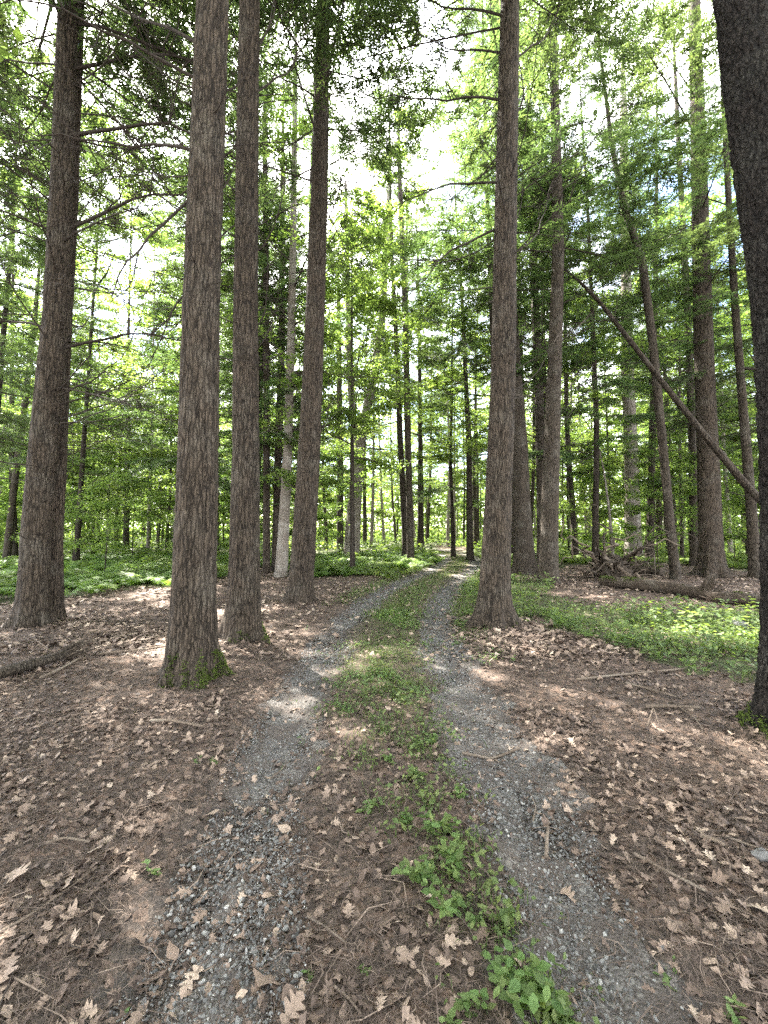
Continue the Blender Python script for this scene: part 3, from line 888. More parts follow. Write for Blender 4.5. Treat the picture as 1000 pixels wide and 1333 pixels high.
TREES['I'] = photo_tree("slender_tree", "thin dark tree leaning left, in front of the sloping fallen trunk", [(880, 756, 15), (872, 680, 13), (863, 580, 12), (850, 450, 12), (836, 340, 11), (812, 270, 9), (798, 200, 7)], M_BARK_GREY, 10.5, 28, 0.06, 0.008, 'smooth', 29, 0.3, 0.2, 4,
    None, 0.2, 1.35, [(330, 150, 1.4, 0.4, 3), (420, 20, 1.2, 0.3, 4)], 22, (2, 12), (0.5, 1.7), nstub=3)
TREES['J'] = photo_tree("pine_tree", "thick pine with spreading roots behind the mossy log", [(927, 752, 35), (925, 700, 33), (922, 600, 30), (916, 450, 27), (911, 250, 23), (904, 0, 17)], M_BARK, 23, 56, 0.05, 0.013, 'furrowed', 30, 1.1, 0.22, 6,
    CON_HIGH[0], 3.7, 1.0, [(390, 15, 1.2, 0.5, 0), (60, 180, 1.7, 0.6, 5), (240, 190, 2.0, 0.3, 3), (300, 180, 2.2, -0.1, 1)], 22, (3, 12), (0.6, 2.2), crown_w=1.5)
TREES['J2'] = photo_tree("slender_tree", "slim dark trunk rising just left of the thick rooted pine", [(904, 738, 13), (902, 600, 11), (896, 420, 10), (886, 240, 8), (880, 120, 6)], M_BARK_GREY, 17, 24, 0.1, 0.006, 'smooth', 31, 0.4, 0.2, 4,
    CON_LOW[1], 0.8, 0.9, [], 14, (3, 12), (0.5, 1.8), nstub=2)
TREES['K'] = photo_tree("slender_tree", "slender leaning trunk between the thick rooted pine and the black-barked tree", [(984, 754, 19), (978, 660, 15), (968, 540, 13), (957, 400, 11), (948, 250, 9), (940, 80, 7)], M_BARK_GREY, 16, 28, 0.08, 0.008, 'smooth', 32, 0.5, 0.2, 4,
    CON_HIGH[1], 2.2, 0.72, [], 14, (2, 9), (0.5, 1.6), nstub=2)
TREES['L'] = photo_tree("cherry_tree", "black scaly-barked tree cut off by the right edge, mossy foot", [(1026, 962, 76), (1028, 800, 76), (1026, 600, 77), (1016, 400, 78), (990, 200, 80), (968, 0, 82)], M_BARK_DARK, 21, 96, 0.03, 0.026, 'scaly', 33, 1.0, 0.12, 4,
    TALL[1], 2.2, 1.0, [], 0, (5, 8), (0.8, 1.6), nstub=2, crown_dz=4.5)
TREES['O'] = photo_tree("slender_tree", "thin dark lone tree in the ferns at the bend of the drive", [(535, 736, 10), (533, 650, 8.5), (530, 550, 8), (528, 420, 7.5), (523, 300, 7), (520, 220, 6)], M_BARK_GREY, 15, 20, 0.1, 0.006, 'smooth', 34, 0.3, 0.2, 4,
    TALL[2], 0.4, 0.95, [(400, 165, 1.6, 0.7, 2), (360, 20, 1.5, 0.7, 2), (440, 10, 1.6, 0.5, 3)], 8, (4, 10), (0.5, 1.6), nstub=2)
TREES['Q1'] = photo_tree("slender_tree", "slim dark trunk right behind the second left pine", [(347, 748, 10), (347, 600, 9), (347, 400, 8.5), (345, 200, 7)], M_BARK, 19, 24, 0.1, 0.008, 'furrowed', 35, 0.3, 0.2, 4,
    CON_LOW[0], 0.5, 0.8, [], 16, (2.5, 13), (0.4, 1.4), nstub=2)
TREES['Q2'] = photo_tree("slender_tree", "pale grey trunk leaning right, left of the dark drive-edge pine", [(366, 752, 17), (370, 680, 14), (375, 580, 12), (379, 450, 11), (382, 300, 9), (384, 150, 7)], M_BARK_PALE, 19, 28, 0.08, 0.008, 'smooth', 36, 0.4, 0.2, 4,
    TALL[0], 0.5, 0.75, [(560, 195, 0.9, 0.2, 0), (640, 200, 0.7, 0.1, 0)], 10, (2.5, 12), (0.4, 1.4), nstub=2)
TREES['Q3'] = photo_tree("slender_tree", "dim brown trunk between the slim dark one and the pale leaning one", [(359, 744, 11), (362, 600, 10), (367, 450, 9), (368, 250, 7)], M_BARK, 18, 24, 0.1, 0.008, 'furrowed', 37, 0.3, 0.2, 4,
    CON_LOW[0], 2.5, 0.8, [], 14, (2.5, 12), (0.4, 1.4), nstub=2)
TREES['P2'] = photo_tree("slender_tree", "slim grey trunk left of the forked pale tree", [(443, 722, 9), (443, 600, 8), (441, 450, 7)], M_BARK_GREY, 19, 20, 0.12, 0.006, 'smooth', 38, 0.3, 0.2, 4,
    TALL[1], 3.5, 0.8, [], 6, (4, 12), (0.5, 1.4), nstub=1)
TREES['R1'] = photo_tree("slender_tree", "leaning slim trunk left of the far left pine", [(8, 735, 12), (18, 640, 10), (33, 520, 9), (45, 420, 8)], M_BARK_GREY, 14, 20, 0.1, 0.006, 'smooth', 39, 0.3, 0.2, 4,
    MIDT[2], 0.5, 1.0, [], 10, (2.5, 9), (0.5, 1.4), nstub=1)

# forked pale tree: two stems from one foot
def fork_tree():
    bx, by = G(457, 728)
    bz = float(gz(bx, by))
    t = thing("forked_tree", "pale grey tree forking into two stems beside the ferns", "tree", (bx, by, bz))
    s1 = np.array([V(457, 728, by), V(463, 640, by), V(470, 570, by), V(487, 490, by), V(497, 420, by), V(505, 300, by), V(508, 190, by)])
    s1[0, 2] = 0
    w1 = np.array([21, 17, 14, 11, 10, 8, 4]) * 0.5 * by / F
    me, fn, _ = trunk_mesh("trunk", s1 - np.array([bx, by, 0]), w1, M_BARK_PALE, 32, 0.06, 10, 0.01, 'smooth', 61, 0.4, 0.2, 4)
    link("trunk", me, t)
    s2 = np.array([V(467, 590, by), V(459, 540, by), V(455, 480, by), V(453, 380, by), V(450, 240, by)])
    me2, fn2, _ = trunk_mesh("stem", s2 - np.array([bx, by, 0]), np.array([8, 9, 8, 7, 4]) * 0.5 * by / F, M_BARK_PALE, 20, 0.1, 10, 0.006, 'smooth', 62, 0.0)
    # the stem starts inside the trunk, so drop the rows below its start
    link("stem", me2, t)
    c = link("crown", TALL[2], t, (0.8, 0, 0), kind="stuff"); c.scale = (0.95,) * 3
    return t
fork_tree()

# ------------------------------------------------------------------ background woods
rngb = np.random.default_rng(7)
placed = []
for t in bpy.data.objects:
    if t.type == 'EMPTY':
        placed.append((t.location.x, t.location.y))

SPECIES = {
    #       trunk key, crown list, native crown height, parts
    'tall':   ("g", TALL, 19.5, "slender_tree", "grey-stemmed broadleaf"),
    'pale':   ("p", TALL, 19.5, "slender_tree", "pale-stemmed broadleaf"),
    'mid':    ("g", MIDT, 11.5, "young_tree", "young bright-leaved tree"),
    'sapling': ("g", SAPL, 5.2, "sapling", "leafy sapling"),
    'hemlock': ("b", CON_LOW, 17.5, "hemlock_tree", "dark low-boughed evergreen"),
    'pine':   ("b", CON_HIGH, 24.5, "pine_tree", "bare-trunked straight pine"),
}

def zone(x, y):
    px = float(proj(x, y, 1.5)[0])
    gaps = [(60, "left of the far left pines"), (250, "between far left and thickest pines"), (322, "behind the second left pine"), (400, "behind the dark drive-edge pine"),
            (480, "around the forked pale tree"), (640, "up the drive"), (725, "behind the right-edge pine"), (820, "left of the patchy pale pine"),
            (925, "left of the thick rooted pine"), (9999, "right of the thick rooted pine")]
    g = next(w for lim, w in gaps if px < lim)
    return g, ("near" if y < 22 else "mid-distance" if y < 38 else "far-off")

def bg_tree(kind, x, y, s=1.0, rz=None, r0=None, lean=0.0, thin=1.0, label=None, nbr=0):
    key, crowns, Hn, nm, words = SPECIES[kind]
    rz = rngb.uniform(0, 6.28) if rz is None else rz
    z = zone(x, y)
    lab = label or (z[1] + " " + words + " " + z[0])
    t = thing(nm, lab, "tree", (x, y, float(gz(x, y))), rz, None if label else lab)
    t.rotation_euler = (rngb.normal(0, 0.02) , rngb.normal(0, 0.02) + lean, rz)
    h = Hn * s
    r = r0 if r0 else {'tall': 0.14, 'pale': 0.12, 'mid': 0.07, 'sapling': 0.022, 'hemlock': 0.13, 'pine': 0.19}[kind] * s * rngb.uniform(0.8, 1.25)
    o = link("trunk", UT[key][rngb.integers(4)], t)
    o.scale = (r, r, h)
    c = link("crown", crowns[rngb.integers(len(crowns))], t, kind="stuff")
    c.scale = (s * thin, s * thin, s)
    c.rotation_euler = (0, 0, rngb.uniform(0, 6.28))
    for i in range(nbr):
        zz = rngb.uniform(1.5, 7.0)
        a = rngb.uniform(0, 6.28)
        b = link("branch", BR[rngb.integers(len(BR))], t, (math.cos(a) * r * 0.6, math.sin(a) * r * 0.6, zz))
        b.rotation_euler = (0, -rngb.uniform(-0.3, 0.5), a)
        q = rngb.uniform(0.6, 1.8); b.scale = (q, q, q)
    placed.append((x, y))
    return t

def free(x, y, dmin):
    return all((x - a) ** 2 + (y - b) ** 2 > dmin * dmin for a, b in placed)

# unseen trees added behind and beside the camera to shade the near scene
for (x, y, kind, s) in [(-5, -4, 'pine', 1.0), (4, -5, 'tall', 1.0), (-9, 0.5, 'tall', 1.1), (-2.5, -9, 'hemlock', 1.0), (8.5, -1, 'pine', 1.0), (7, -9, 'tall', 1.1), (-8, -9, 'pine', 1.0), (3, -13, 'tall', 1.1),
                        (12.5, 4, 'tall', 1.1), (-12, 4.5, 'pine', 1.0), (-3, -17, 'tall', 1.1), (12, -6, 'hemlock', 1.1), (-13, -4, 'hemlock', 1.1), (-6, -6.5, 'hemlock', 1.0), (6, -5.5, 'hemlock', 1.0), (0.5, -8, 'hemlock', 1.1), (-10, -2, 'hemlock', 1.0), (10, -3, 'hemlock', 1.0), (-4, -12, 'hemlock', 1.1), (7, -13, 'hemlock', 1.1), (9.5, 2.5, 'hemlock', 0.9), (-9.5, 3.5, 'hemlock', 0.9)]:
    bg_tree(kind, x, y, s, label="unseen shade tree added beside or behind the viewpoint, outside the picture")["group"] = "unseen shade trees around the viewpoint"

# evergreens that frame the upper corners, some pines added to block sun
for (px, Y, kind, s, lab) in [
    (-60, 9.5, 'hemlock', 0.95, "dark evergreen filling the upper left corner, trunk outside the picture"),
    (258, 15.5, 'hemlock', 1.0, "dark evergreen hidden behind the thickest pine, boughs showing to its left"),
    (590, 24.0, 'hemlock', 0.95, "dark layered evergreen just left of the right-edge pine, above the bend"),
    (775, 15.5, 'hemlock', 1.12, "tall soft evergreen in the upper right, left of the patchy pale pine"),
    (1040, 13.0, 'hemlock', 1.0, "dark evergreen behind the black-barked tree at the right edge"),
    (740, 27.0, 'mid', 1.1, "bright layered young tree behind the wavy brown pine"),
    (330, 19.0, 'hemlock', 1.05, "dark evergreen behind the second left pine"),
    (405, 18.0, 'pine', 0.95, "straight pine hidden behind the dark drive-edge pine, crown above"),
    (653, 14.5, 'pine', 0.9, "straight pine hidden right behind the right-edge pine, crown spreading over the drive"),
    (664, 23.0, 'pine', 1.0, "taller pine further back behind the right-edge pine"),
    (324, 15.0, 'pine', 0.9, "straight pine hidden behind the second left pine"),
    (717, 18.0, 'pine', 0.9, "straight pine hidden behind the wavy brown pine"),
    (531, 25.0, 'pine', 0.95, "straight pine right behind the thin lone tree at the bend"),
    (62, 16.0, 'hemlock', 1.1, "dark evergreen hidden behind the far left pines"),
    (264, 13.0, 'pine', 0.92, "straight hidden pine added behind the thickest pine to block sun"),  # added so its crown blocks sun streaks on the ground ahead
    (548, 28.0, 'pine', 1.0, "straight pine inside the ferns right of the thin lone tree"),
    (619, 31.0, 'tall', 1.1, "tall broadleaf left of the right-edge pine, beyond the bend"),
    (66, 11.0, 'pine', 1.0, "straight hidden pine added behind the far left pair to block sun"),  # added crown, blocks a sun patch on the left litter
    (690, 26.0, 'tall', 1.05, "tall broadleaf between the right-edge pine and the wavy brown pine"),
    (748, 22.0, 'pine', 1.0, "straight pine just right of the wavy brown pine, further back"),
    (845, 20.0, 'pine', 0.95, "straight pine between the patchy pale pine and the thick rooted pine"),
    (529, 20.5, 'pine', 1.0, "straight pine hidden behind the thin lone tree, closer to it"),
    (612, 21.5, 'pine', 0.85, "straight pine inside the bend of the drive, crown above it"),
]:
    x = float(V(px, 690, Y)[0])
    bg_tree(kind, x, Y, s, label=lab, nbr=6)

# trunks that stand out in the middle distance (photo x, distance, kind, foot radius)
for (px, Y, kind, r0) in [(193, 24, 'pale', 0.10), (150, 28, 'tall', 0.1), (100, 17, 'tall', 0.12), (205, 33, 'tall', 0.1), (583, 36, 'pale', 0.17), (592, 40, 'pale', 0.14), (556, 44, 'tall', 0.15),
                          (604, 42, 'tall', 0.12), (622, 38, 'pine', 0.15), (500, 40, 'pale', 0.16), (484, 30, 'pale', 0.14), (475, 34, 'tall', 0.17), (742, 33, 'pale', 0.14), (765, 38, 'pale', 0.15),
                          (780, 30, 'tall', 0.1), (795, 26, 'tall', 0.08), (870, 27, 'pine', 0.16), (887, 22, 'tall', 0.1), (950, 24, 'pale', 0.14), (968, 30, 'tall', 0.15), (690, 22, 'pine', 0.16),
                          (20, 20, 'tall', 0.13), (-20, 15, 'tall', 0.12), (283, 26, 'tall', 0.13), (305, 21, 'pine', 0.16), (425, 33, 'tall', 0.12), (540, 52, 'pale', 0.15), (515, 48, 'tall', 0.14)]:
    x = float(V(px, 690, Y)[0])
    bg_tree(kind, x, Y, rngb.uniform(0.9, 1.1), r0=r0 * rngb.uniform(0.9, 1.1), nbr=3 if Y < 32 else 0)

def scatter(n, kinds, y0, y1, dmin, clear, smin=0.8, smax=1.2, spread=0.95, pad=4):
    k = 0; tries = 0
    while k < n and tries < n * 60:
        tries += 1
        y = math.sqrt(rngb.uniform(y0 ** 2, y1 ** 2))
        x = rngb.uniform(-1, 1) * (spread * y + pad)
        if abs(float(path_d(x, y))) < clear or not free(x, y, dmin):
            continue
        # keep the view up the drive open
        px, _ = proj(x, y, 1.5)
        if y < 30 and 470 < px < 640:
            continue
        kk = kinds[rngb.integers(len(kinds))]
        if kk != 'sapling' and -12 < x < 5 and 22 < y < 40 and rngb.uniform() < 0.85:      # big trees thinned to let sun reach the bend
            continue
        if kk != 'sapling' and 2 < x < 14 and y < 42 and rngb.uniform() < (0.5 if y < 26 else 0.7):  # thinned as well, letting sun onto the right-hand ferns
            continue
        bg_tree(kk, x, y, rngb.uniform(smin, smax), nbr=2 if y < 26 and kk != 'sapling' else 0)
        k += 1
scatter(38, ['sapling', 'sapling', 'mid'], 13, 26, 1.9, 2.6)
scatter(30, ['tall', 'pale', 'pine', 'mid', 'pale', 'tall'], 16, 34, 2.2, 2.8)
scatter(70, ['sapling', 'mid', 'mid'], 24, 46, 1.8, 3.0, 0.9, 1.3)
scatter(76, ['tall', 'tall', 'pale', 'pale', 'pale', 'pine', 'mid', 'mid'], 34, 62, 2.4, 2.5, 0.9, 1.2)
scatter(60, ['mid', 'mid', 'sapling', 'tall', 'hemlock'], 48, 85, 2.0, 0.0, 1.0, 1.5, 0.95)

# tell alike trees apart by their order from the left
alike = {}
for o in bpy.data.objects:
    if o.type == 'EMPTY' and o.get("group") and o["group"] == o.get("label"):
        alike.setdefault(o["label"], []).append(o)
ORD = ["first", "second", "third", "fourth", "fifth", "sixth", "seventh"]
for lab, oo in alike.items():
    seen = [(float(proj(o.location.x, o.location.y, 1.5)[0]), o) for o in oo]
    inside = sorted([q for q in seen if 0 <= q[0] <= 1000], key=lambda q: q[0])
    for px, o in seen:
        if not 0 <= px <= 1000:
            o["label"] = lab + ", trunk outside the picture"
    if not lab.startswith("far-off") and 2 <= len(inside) <= 7:
        for k, (px, o) in enumerate(inside):
            o["label"] = lab + ", " + ORD[k] + " from the left"

# the woods beyond, where single trees no longer show
def far_woods(n, y0, y1, hmax, size, seed):
    rng = np.random.default_rng(seed)
    y = rng.uniform(y0, y1, n); x = rng.uniform(-1, 1, n) * (1.05 * y + 8)
    z = hmax * rng.uniform(0, 1, n) ** 1.25
    k = (vnoise(x * 0.28, y * 0.28, z * 0.3, seed) + 0.5 * vnoise(x * 0.9, y * 0.9, z * 1.1, seed + 1)) > -0.5
    x, y, z = x[k], y[k], z[k]
    v, f, tn = leaf_quads(np.stack([x, y, z], -1), rng, size, 2.0, 0.7)
    b = Bag(); b.add(v, f, 0, np.clip(tn + 0.3 * np.repeat(vnoise(x * 0.12, y * 0.12, 0, seed + 2), 4), 0, 1))
    link("far_woods", b.mesh("far_woods", M_LEAF), kind="stuff", label="far woods closing the view as one mass of leaves")
far_woods(90000, 60, 100, 26, 0.46, 71)
far_woods(80000, 52, 92, 9, 0.42, 73)

# ------------------------------------------------------------------ sloping fallen trunk, logs, uprooted stump
def wood_tube(pts, rr, mat, sides, amp, seed, kind='smooth', sub=60, caps=True):
    """bark-covered tube along any line"""
    pts = np.array(pts, float); rr = np.array(rr, float)
    t = np.concatenate([[0], np.cumsum(np.linalg.norm(np.diff(pts, axis=0), axis=1))])
    q = np.linspace(0, t[-1], sub)
    def sm(v):
        a = np.interp(q, t, v)
        k = max(1, sub // 10)
        ap = np.pad(a, k, mode='reflect', reflect_type='odd')
        return np.convolve(ap, np.ones(2 * k + 1) / (2 * k + 1), 'valid')
    P = np.stack([sm(pts[:, i]) for i in range(3)], -1)
    R = np.interp(q, t, rr)
    v, f = tubes(P[None], R[None], sides)
    v = v.reshape(sub, sides, 3)
    th = np.arange(sides) * 2 * math.pi / sides
    A, Z = np.meshgrid(th, q)
    h = bark_height(kind, A, float(rr.mean()), Z, seed)
    nr = norm(v - P[:, None, :])
    lump = 0.08 * R[:, None] * fbm(np.cos(A) * 1.3, np.sin(A) * 1.3, Z * 2.5, seed + 4, 3)
    v = v + nr * (amp * (h - 0.7) + lump)[..., None]
    v = v.reshape(-1, 3)
    tone = np.clip(h, 0, 1).ravel()
    if caps:
        rng = np.random.default_rng(seed)
        n0 = len(v)
        c0 = P[0] - (P[1] - P[0]) * 0.5; c1 = P[-1] + (P[-1] - P[-2]) * 0.5
        v = np.vstack([v, c0, c1]); tone = np.append(tone, [0.9, 0.9])
        i = np.arange(sides); j = (i + 1) % sides
        f3 = np.concatenate([np.stack([j, i, np.full(sides, n0)], -1), np.stack([(sub - 1) * sides + i, (sub - 1) * sides + j, np.full(sides, n0 + 1)], -1)])
        return v, [f, f3], tone
    return v, [f], tone

def moss_tufts(P, Nn, rng, L=0.012, n=3):
    """short fuzz blades standing on given points"""
    vs = []
    for k in range(n):
        d = norm(Nn + rng.normal(0, 0.5, P.shape))
        s = norm(np.cross(d, rng.normal(0, 1, P.shape)))
        l = L * rng.uniform(0.5, 1.4, len(P))[:, None]
        p = P + rng.normal(0, L * 0.35, P.shape) - Nn * L * 0.15
        vs.append(np.stack([p - s * l * 0.35, p + s * l * 0.35, p + d * l], 1))
    vs = np.concatenate(vs).reshape(-1, 3)
    return vs, np.arange(len(vs)).reshape(-1, 3), np.repeat(np.clip(rng.normal(0.5, 0.25, len(vs) // 3), 0, 1), 3)

def moss_on(parent, src, mask_fn, seed, dens, L=0.012, spread=0.014):
    """moss on those points of a part's mesh that mask_fn picks (local coordinates)"""
    me = src.data
    n = len(me.vertices)
    co = np.empty(n * 3, np.float32); me.vertices.foreach_get("co", co); co = co.reshape(-1, 3).astype(float)
    no = np.empty(n * 3, np.float32); me.vertex_normals.foreach_get("vector", no); no = no.reshape(-1, 3).astype(float)
    rng = np.random.default_rng(seed)
    m = mask_fn(co, no) > rng.uniform(0, 1, n)
    idx = np.nonzero(m)[0]
    if len(idx) == 0:
        return
    idx = rng.choice(idx, int(len(idx) * dens))
    jit = rng.normal(0, 1, (len(idx), 3)) * spread
    jit -= no[idx] * np.sum(jit * no[idx], -1, keepdims=True)
    v, f, tn = moss_tufts(co[idx] + jit, no[idx], rng, L)
    link("moss", make_mesh("moss", v, f, M_MOSS, False, None, {"tone": tn}), parent, kind="stuff")

def trunk_of(t):
    return [c for c in t.children if c.name.startswith("trunk")][0]
bpy.context.view_layer.update()
moss_on(TREES['B'][0], trunk_of(TREES['B'][0]), lambda c, n: sstep(0.32, 0.0, c[:, 2] + 0.12 * vnoise(c[:, 0] * 9, c[:, 1] * 9, c[:, 2] * 9, 3)) * sstep(0.05, 0.55, n[:, 0] - 0.45 * n[:, 1]) * (c[:, 2] > -0.05), 1, 11, 0.016)
moss_on(TREES['C'][0], trunk_of(TREES['C'][0]), lambda c, n: 0.8 * sstep(0.22, 0.0, c[:, 2] + 0.08 * vnoise(c[:, 0] * 9, c[:, 1] * 9, c[:, 2] * 9, 3)) * sstep(0.2, 0.7, n[:, 0] - 0.3 * n[:, 1]), 2, 9, 0.016)
moss_on(TREES['L'][0], trunk_of(TREES['L'][0]), lambda c, n: 0.8 * sstep(0.16, -0.02, c[:, 2] + 0.08 * vnoise(c[:, 0] * 9, c[:, 1] * 9, c[:, 2] * 9, 3)) * (n[:, 0] < 0.3), 3, 6, 0.014)
moss_on(TREES['E'][0], trunk_of(TREES['E'][0]), lambda c, n: 0.5 * sstep(0.10, -0.02, c[:, 2]) * sstep(0.0, 0.6, -n[:, 1] + 0.3 * n[:, 0]), 4, 5, 0.014)

# the broken trunk that leans across the right-hand trees
pA, pB, pC, pD = V(762, 368, 12.6), V(800, 418, 12.4), V(905, 552, 11.9), V(1005, 672, 11.4)
pE = V(1130, 742, 10.9)
t = thing("leaning_dead_tree", "bare dead trunk sloping down to the right behind the thick rooted pine", "tree", tuple(pE))
v, fs, tn = wood_tube([pE - pE, pD - pE, pC - pE, pB - pE, pA - pE, V(735, 350, 12.8) - pE], [0.115, 0.105, 0.083, 0.06, 0.042, 0.015], M_BARK_DARK, 28, 0.01, 71, 'furrowed', 110)
link("trunk", make_mesh("trunk", v, fs, M_BARK, True, None, {"tone": tn * 0.2}), t)
for (p, az, L, el, k) in [(pB, 150, 1.6, 0.3, 4), (pB, 60, 1.3, 0.8, 2), (pC, 90, 1.2, 0.9, 5), (pA, 200, 1.5, 0.2, 0), (pA, 20, 1.2, 0.8, 2), (pD, 80, 0.9, 0.8, 7)]:
    o = link("branch", BR[k], t, tuple(p - pE)); o.rotation_euler = (0, -el, rad(az)); o.scale = (L,) * 3

def lay(px, py, h=0.0):
    x, y = G(px, py)
    return np.array([x, y, float(gz(x, y)) + h])

def log_thing(name, label, cat, pts, rr, mat, seed, kind='smooth', sides=26, amp=0.012, moss=0.0, sub=80):
    pts = [np.array(p, float) for p in pts]
    o0 = pts[0].copy()
    t = thing(name, label, cat, tuple(o0))
    v, fs, tn = wood_tube([p - o0 for p in pts], rr, mat, sides, amp, seed, kind, sub)
    o = link("wood", make_mesh("wood", v, fs, mat, True, None, {"tone": tn}), t)
    if moss:
        bpy.context.view_layer.update()
        moss_on(t, o, lambda c, n: moss * sstep(0.2, 0.75, n[:, 2]) * sstep(-0.2, 0.3, vnoise(c[:, 0] * 3, c[:, 1] * 3, c[:, 2] * 3, seed)), seed, 1.6, 0.022)
    return t, o

LOGR = 0.14
log1, _ = log_thing("fallen_log", "long mossy log lying before the uprooted stump, left piece", "log",
    [lay(783, 766, LOGR), lay(830, 772, LOGR), lay(880, 777, LOGR), lay(921, 783, LOGR * 0.9)], [0.12, 0.145, 0.14, 0.12], M_LOG, 81, 'furrowed', 32, 0.014, 0.9, 110)
log2, _ = log_thing("fallen_log", "shorter right piece of the broken mossy log, running off past the black tree", "log",
    [lay(928, 787, 0.11), lay(965, 791, 0.12), lay(1005, 798, 0.12), lay(1060, 803, 0.12)], [0.10, 0.12, 0.125, 0.12], M_LOG, 82, 'furrowed', 32, 0.012, 0.7, 90)
log3, _ = log_thing("fallen_log", "short thick mossy log beside the uprooted stump's right side", "log",
    [lay(812, 748, 0.2), lay(838, 750, 0.2), lay(862, 752, 0.17)], [0.2, 0.21, 0.15], M_LOG, 83, 'furrowed', 32, 0.016, 0.9, 80)

def splinters(parent, at, d, n, L, r, seed, mat=M_DEADWOOD):
    """broken end: a crown of tapering shards, one part"""
    rng = np.random.default_rng(seed)
    d = norm(np.array(d, float)); a = norm(np.cross(d, [0, 0, 1.0])); b = np.cross(d, a)
    Ps, Rs = [], []
    for i in range(n):
        th = rng.uniform(0, 6.28); q = r * math.sqrt(rng.uniform(0.1, 1))
        p0 = np.array(at) + a * math.cos(th) * q + b * math.sin(th) * q - d * 0.05
        dd = norm(d + 0.35 * (a * math.cos(th) + b * math.sin(th)) * rng.uniform(0, 1) + rng.normal(0, 0.08, 3))
        l = L * rng.uniform(0.4, 1.1)
        Ps.append(p0 + dd * l * np.linspace(0, 1, 4)[:, None]); Rs.append(np.array([0.32, 0.28, 0.18, 0.03]) * r * rng.uniform(0.6, 1.2))
    v, f = tubes(np.array(Ps), np.array(Rs), 5)
    return link("splintered_end", make_mesh("splintered_end", v, f, mat, False, None, {"tone": np.random.default_rng(seed).uniform(0.2, 0.9, len(v))}), parent)

splinters(log1, lay(921, 783, 0.13) - lay(783, 766, LOGR), (0.55, -0.3, 0.85), 20, 0.5, 0.15, 91, M_LOG)
splinters(log2, np.zeros(3), (-0.6, 0.2, 0.5), 10, 0.25, 0.08, 92)

# uprooted stump: a lump of root plate and a tangle of roots
rb = lay(797, 757, 0.0)
t = thing("uprooted_stump", "uprooted stump, a dark tangle of bare roots behind the mossy log", "stump", tuple(rb), rad(-15))
t.scale = (1.6, 1.6, 1.6)
rng = np.random.default_rng(95)
v, fs, tn = wood_tube([(0.05, 0.12, -0.1), (0.04, 0.08, 0.15), (0.04, 0.05, 0.34), (0.05, 0.05, 0.45)], [0.34, 0.30, 0.2, 0.08], M_DEADWOOD, 30, 0.05, 96, 'scaly', 40)
link("root_crown", make_mesh("root_crown", v, fs, M_LOG, True, None, {"tone": tn * 0.4}), t)
for i in range(40):
    a = rng.uniform(0, 6.28); L = rng.uniform(0.3, 0.95)
    st = np.array([math.cos(a) * 0.2, math.sin(a) * 0.14, rng.uniform(0.05, 0.4)])
    el = rng.uniform(-0.3, 1.35)
    d = np.array([math.cos(a) * math.cos(el) * 1.2, math.sin(a) * math.cos(el) * 0.6 - 0.1, math.sin(el)])
    n = np.cumsum(rng.normal(0, 0.10, (10, 3)), 0); n[0] = 0
    s_ = np.linspace(0, 1, 10)[:, None]
    pts = st + d * L * s_ + n * L * 1.3 + np.array([0, 0, -0.35]) * L * s_ ** 2
    pts[:, 2] = np.maximum(pts[:, 2], 0.02)
    r = rng.uniform(0.012, 0.036)
    pale = rng.uniform() < 0.45
    v, f = tubes(pts[None], np.linspace(r, r * 0.2, 10)[None], 7)
    link("root", make_mesh("root", v, f, M_DEADWOOD if pale else M_LOG, True, None, {"tone": np.full(len(v), rng.uniform(0.1, 0.7))}), t)
# bleached snag leaning in it
s0 = lay(799, 742)
log_thing("dead_snag", "thin pale dead sapling standing bent in the root tangle", "snag", [s0, V(796, 690, s0[1]), V(790, 640, s0[1]), V(784, 600, s0[1] + 0.1), V(776, 570, s0[1] + 0.2)], [0.06, 0.05, 0.04, 0.03, 0.012], M_BARK_PALE, 97, 'smooth', 14, 0.004)

# fallen branch, lower left, with a splintered end
fb = [lay(-30, 902, 0.06), lay(10, 890, 0.07), lay(50, 878, 0.07), lay(92, 866, 0.08)]
t, _ = log_thing("fallen_branch", "thick broken branch with splintered end on the litter at far left", "branch", fb, [0.05, 0.058, 0.053, 0.046], M_BARK_GREY, 101, 'smooth', 18, 0.006)
splinters(t, lay(88, 867, 0.08) - fb[0], (0.8, 0.4, 0.45), 18, 0.32, 0.06, 102, M_LOG)
log_thing("fallen_branch", "thinner stick lying along the front of the thick broken branch", "branch", [lay(52, 893, 0.02), lay(75, 884, 0.02), lay(106, 867, 0.03)], [0.012, 0.014, 0.01], M_DEADWOOD, 103, 'smooth', 8, 0.002, sub=20)

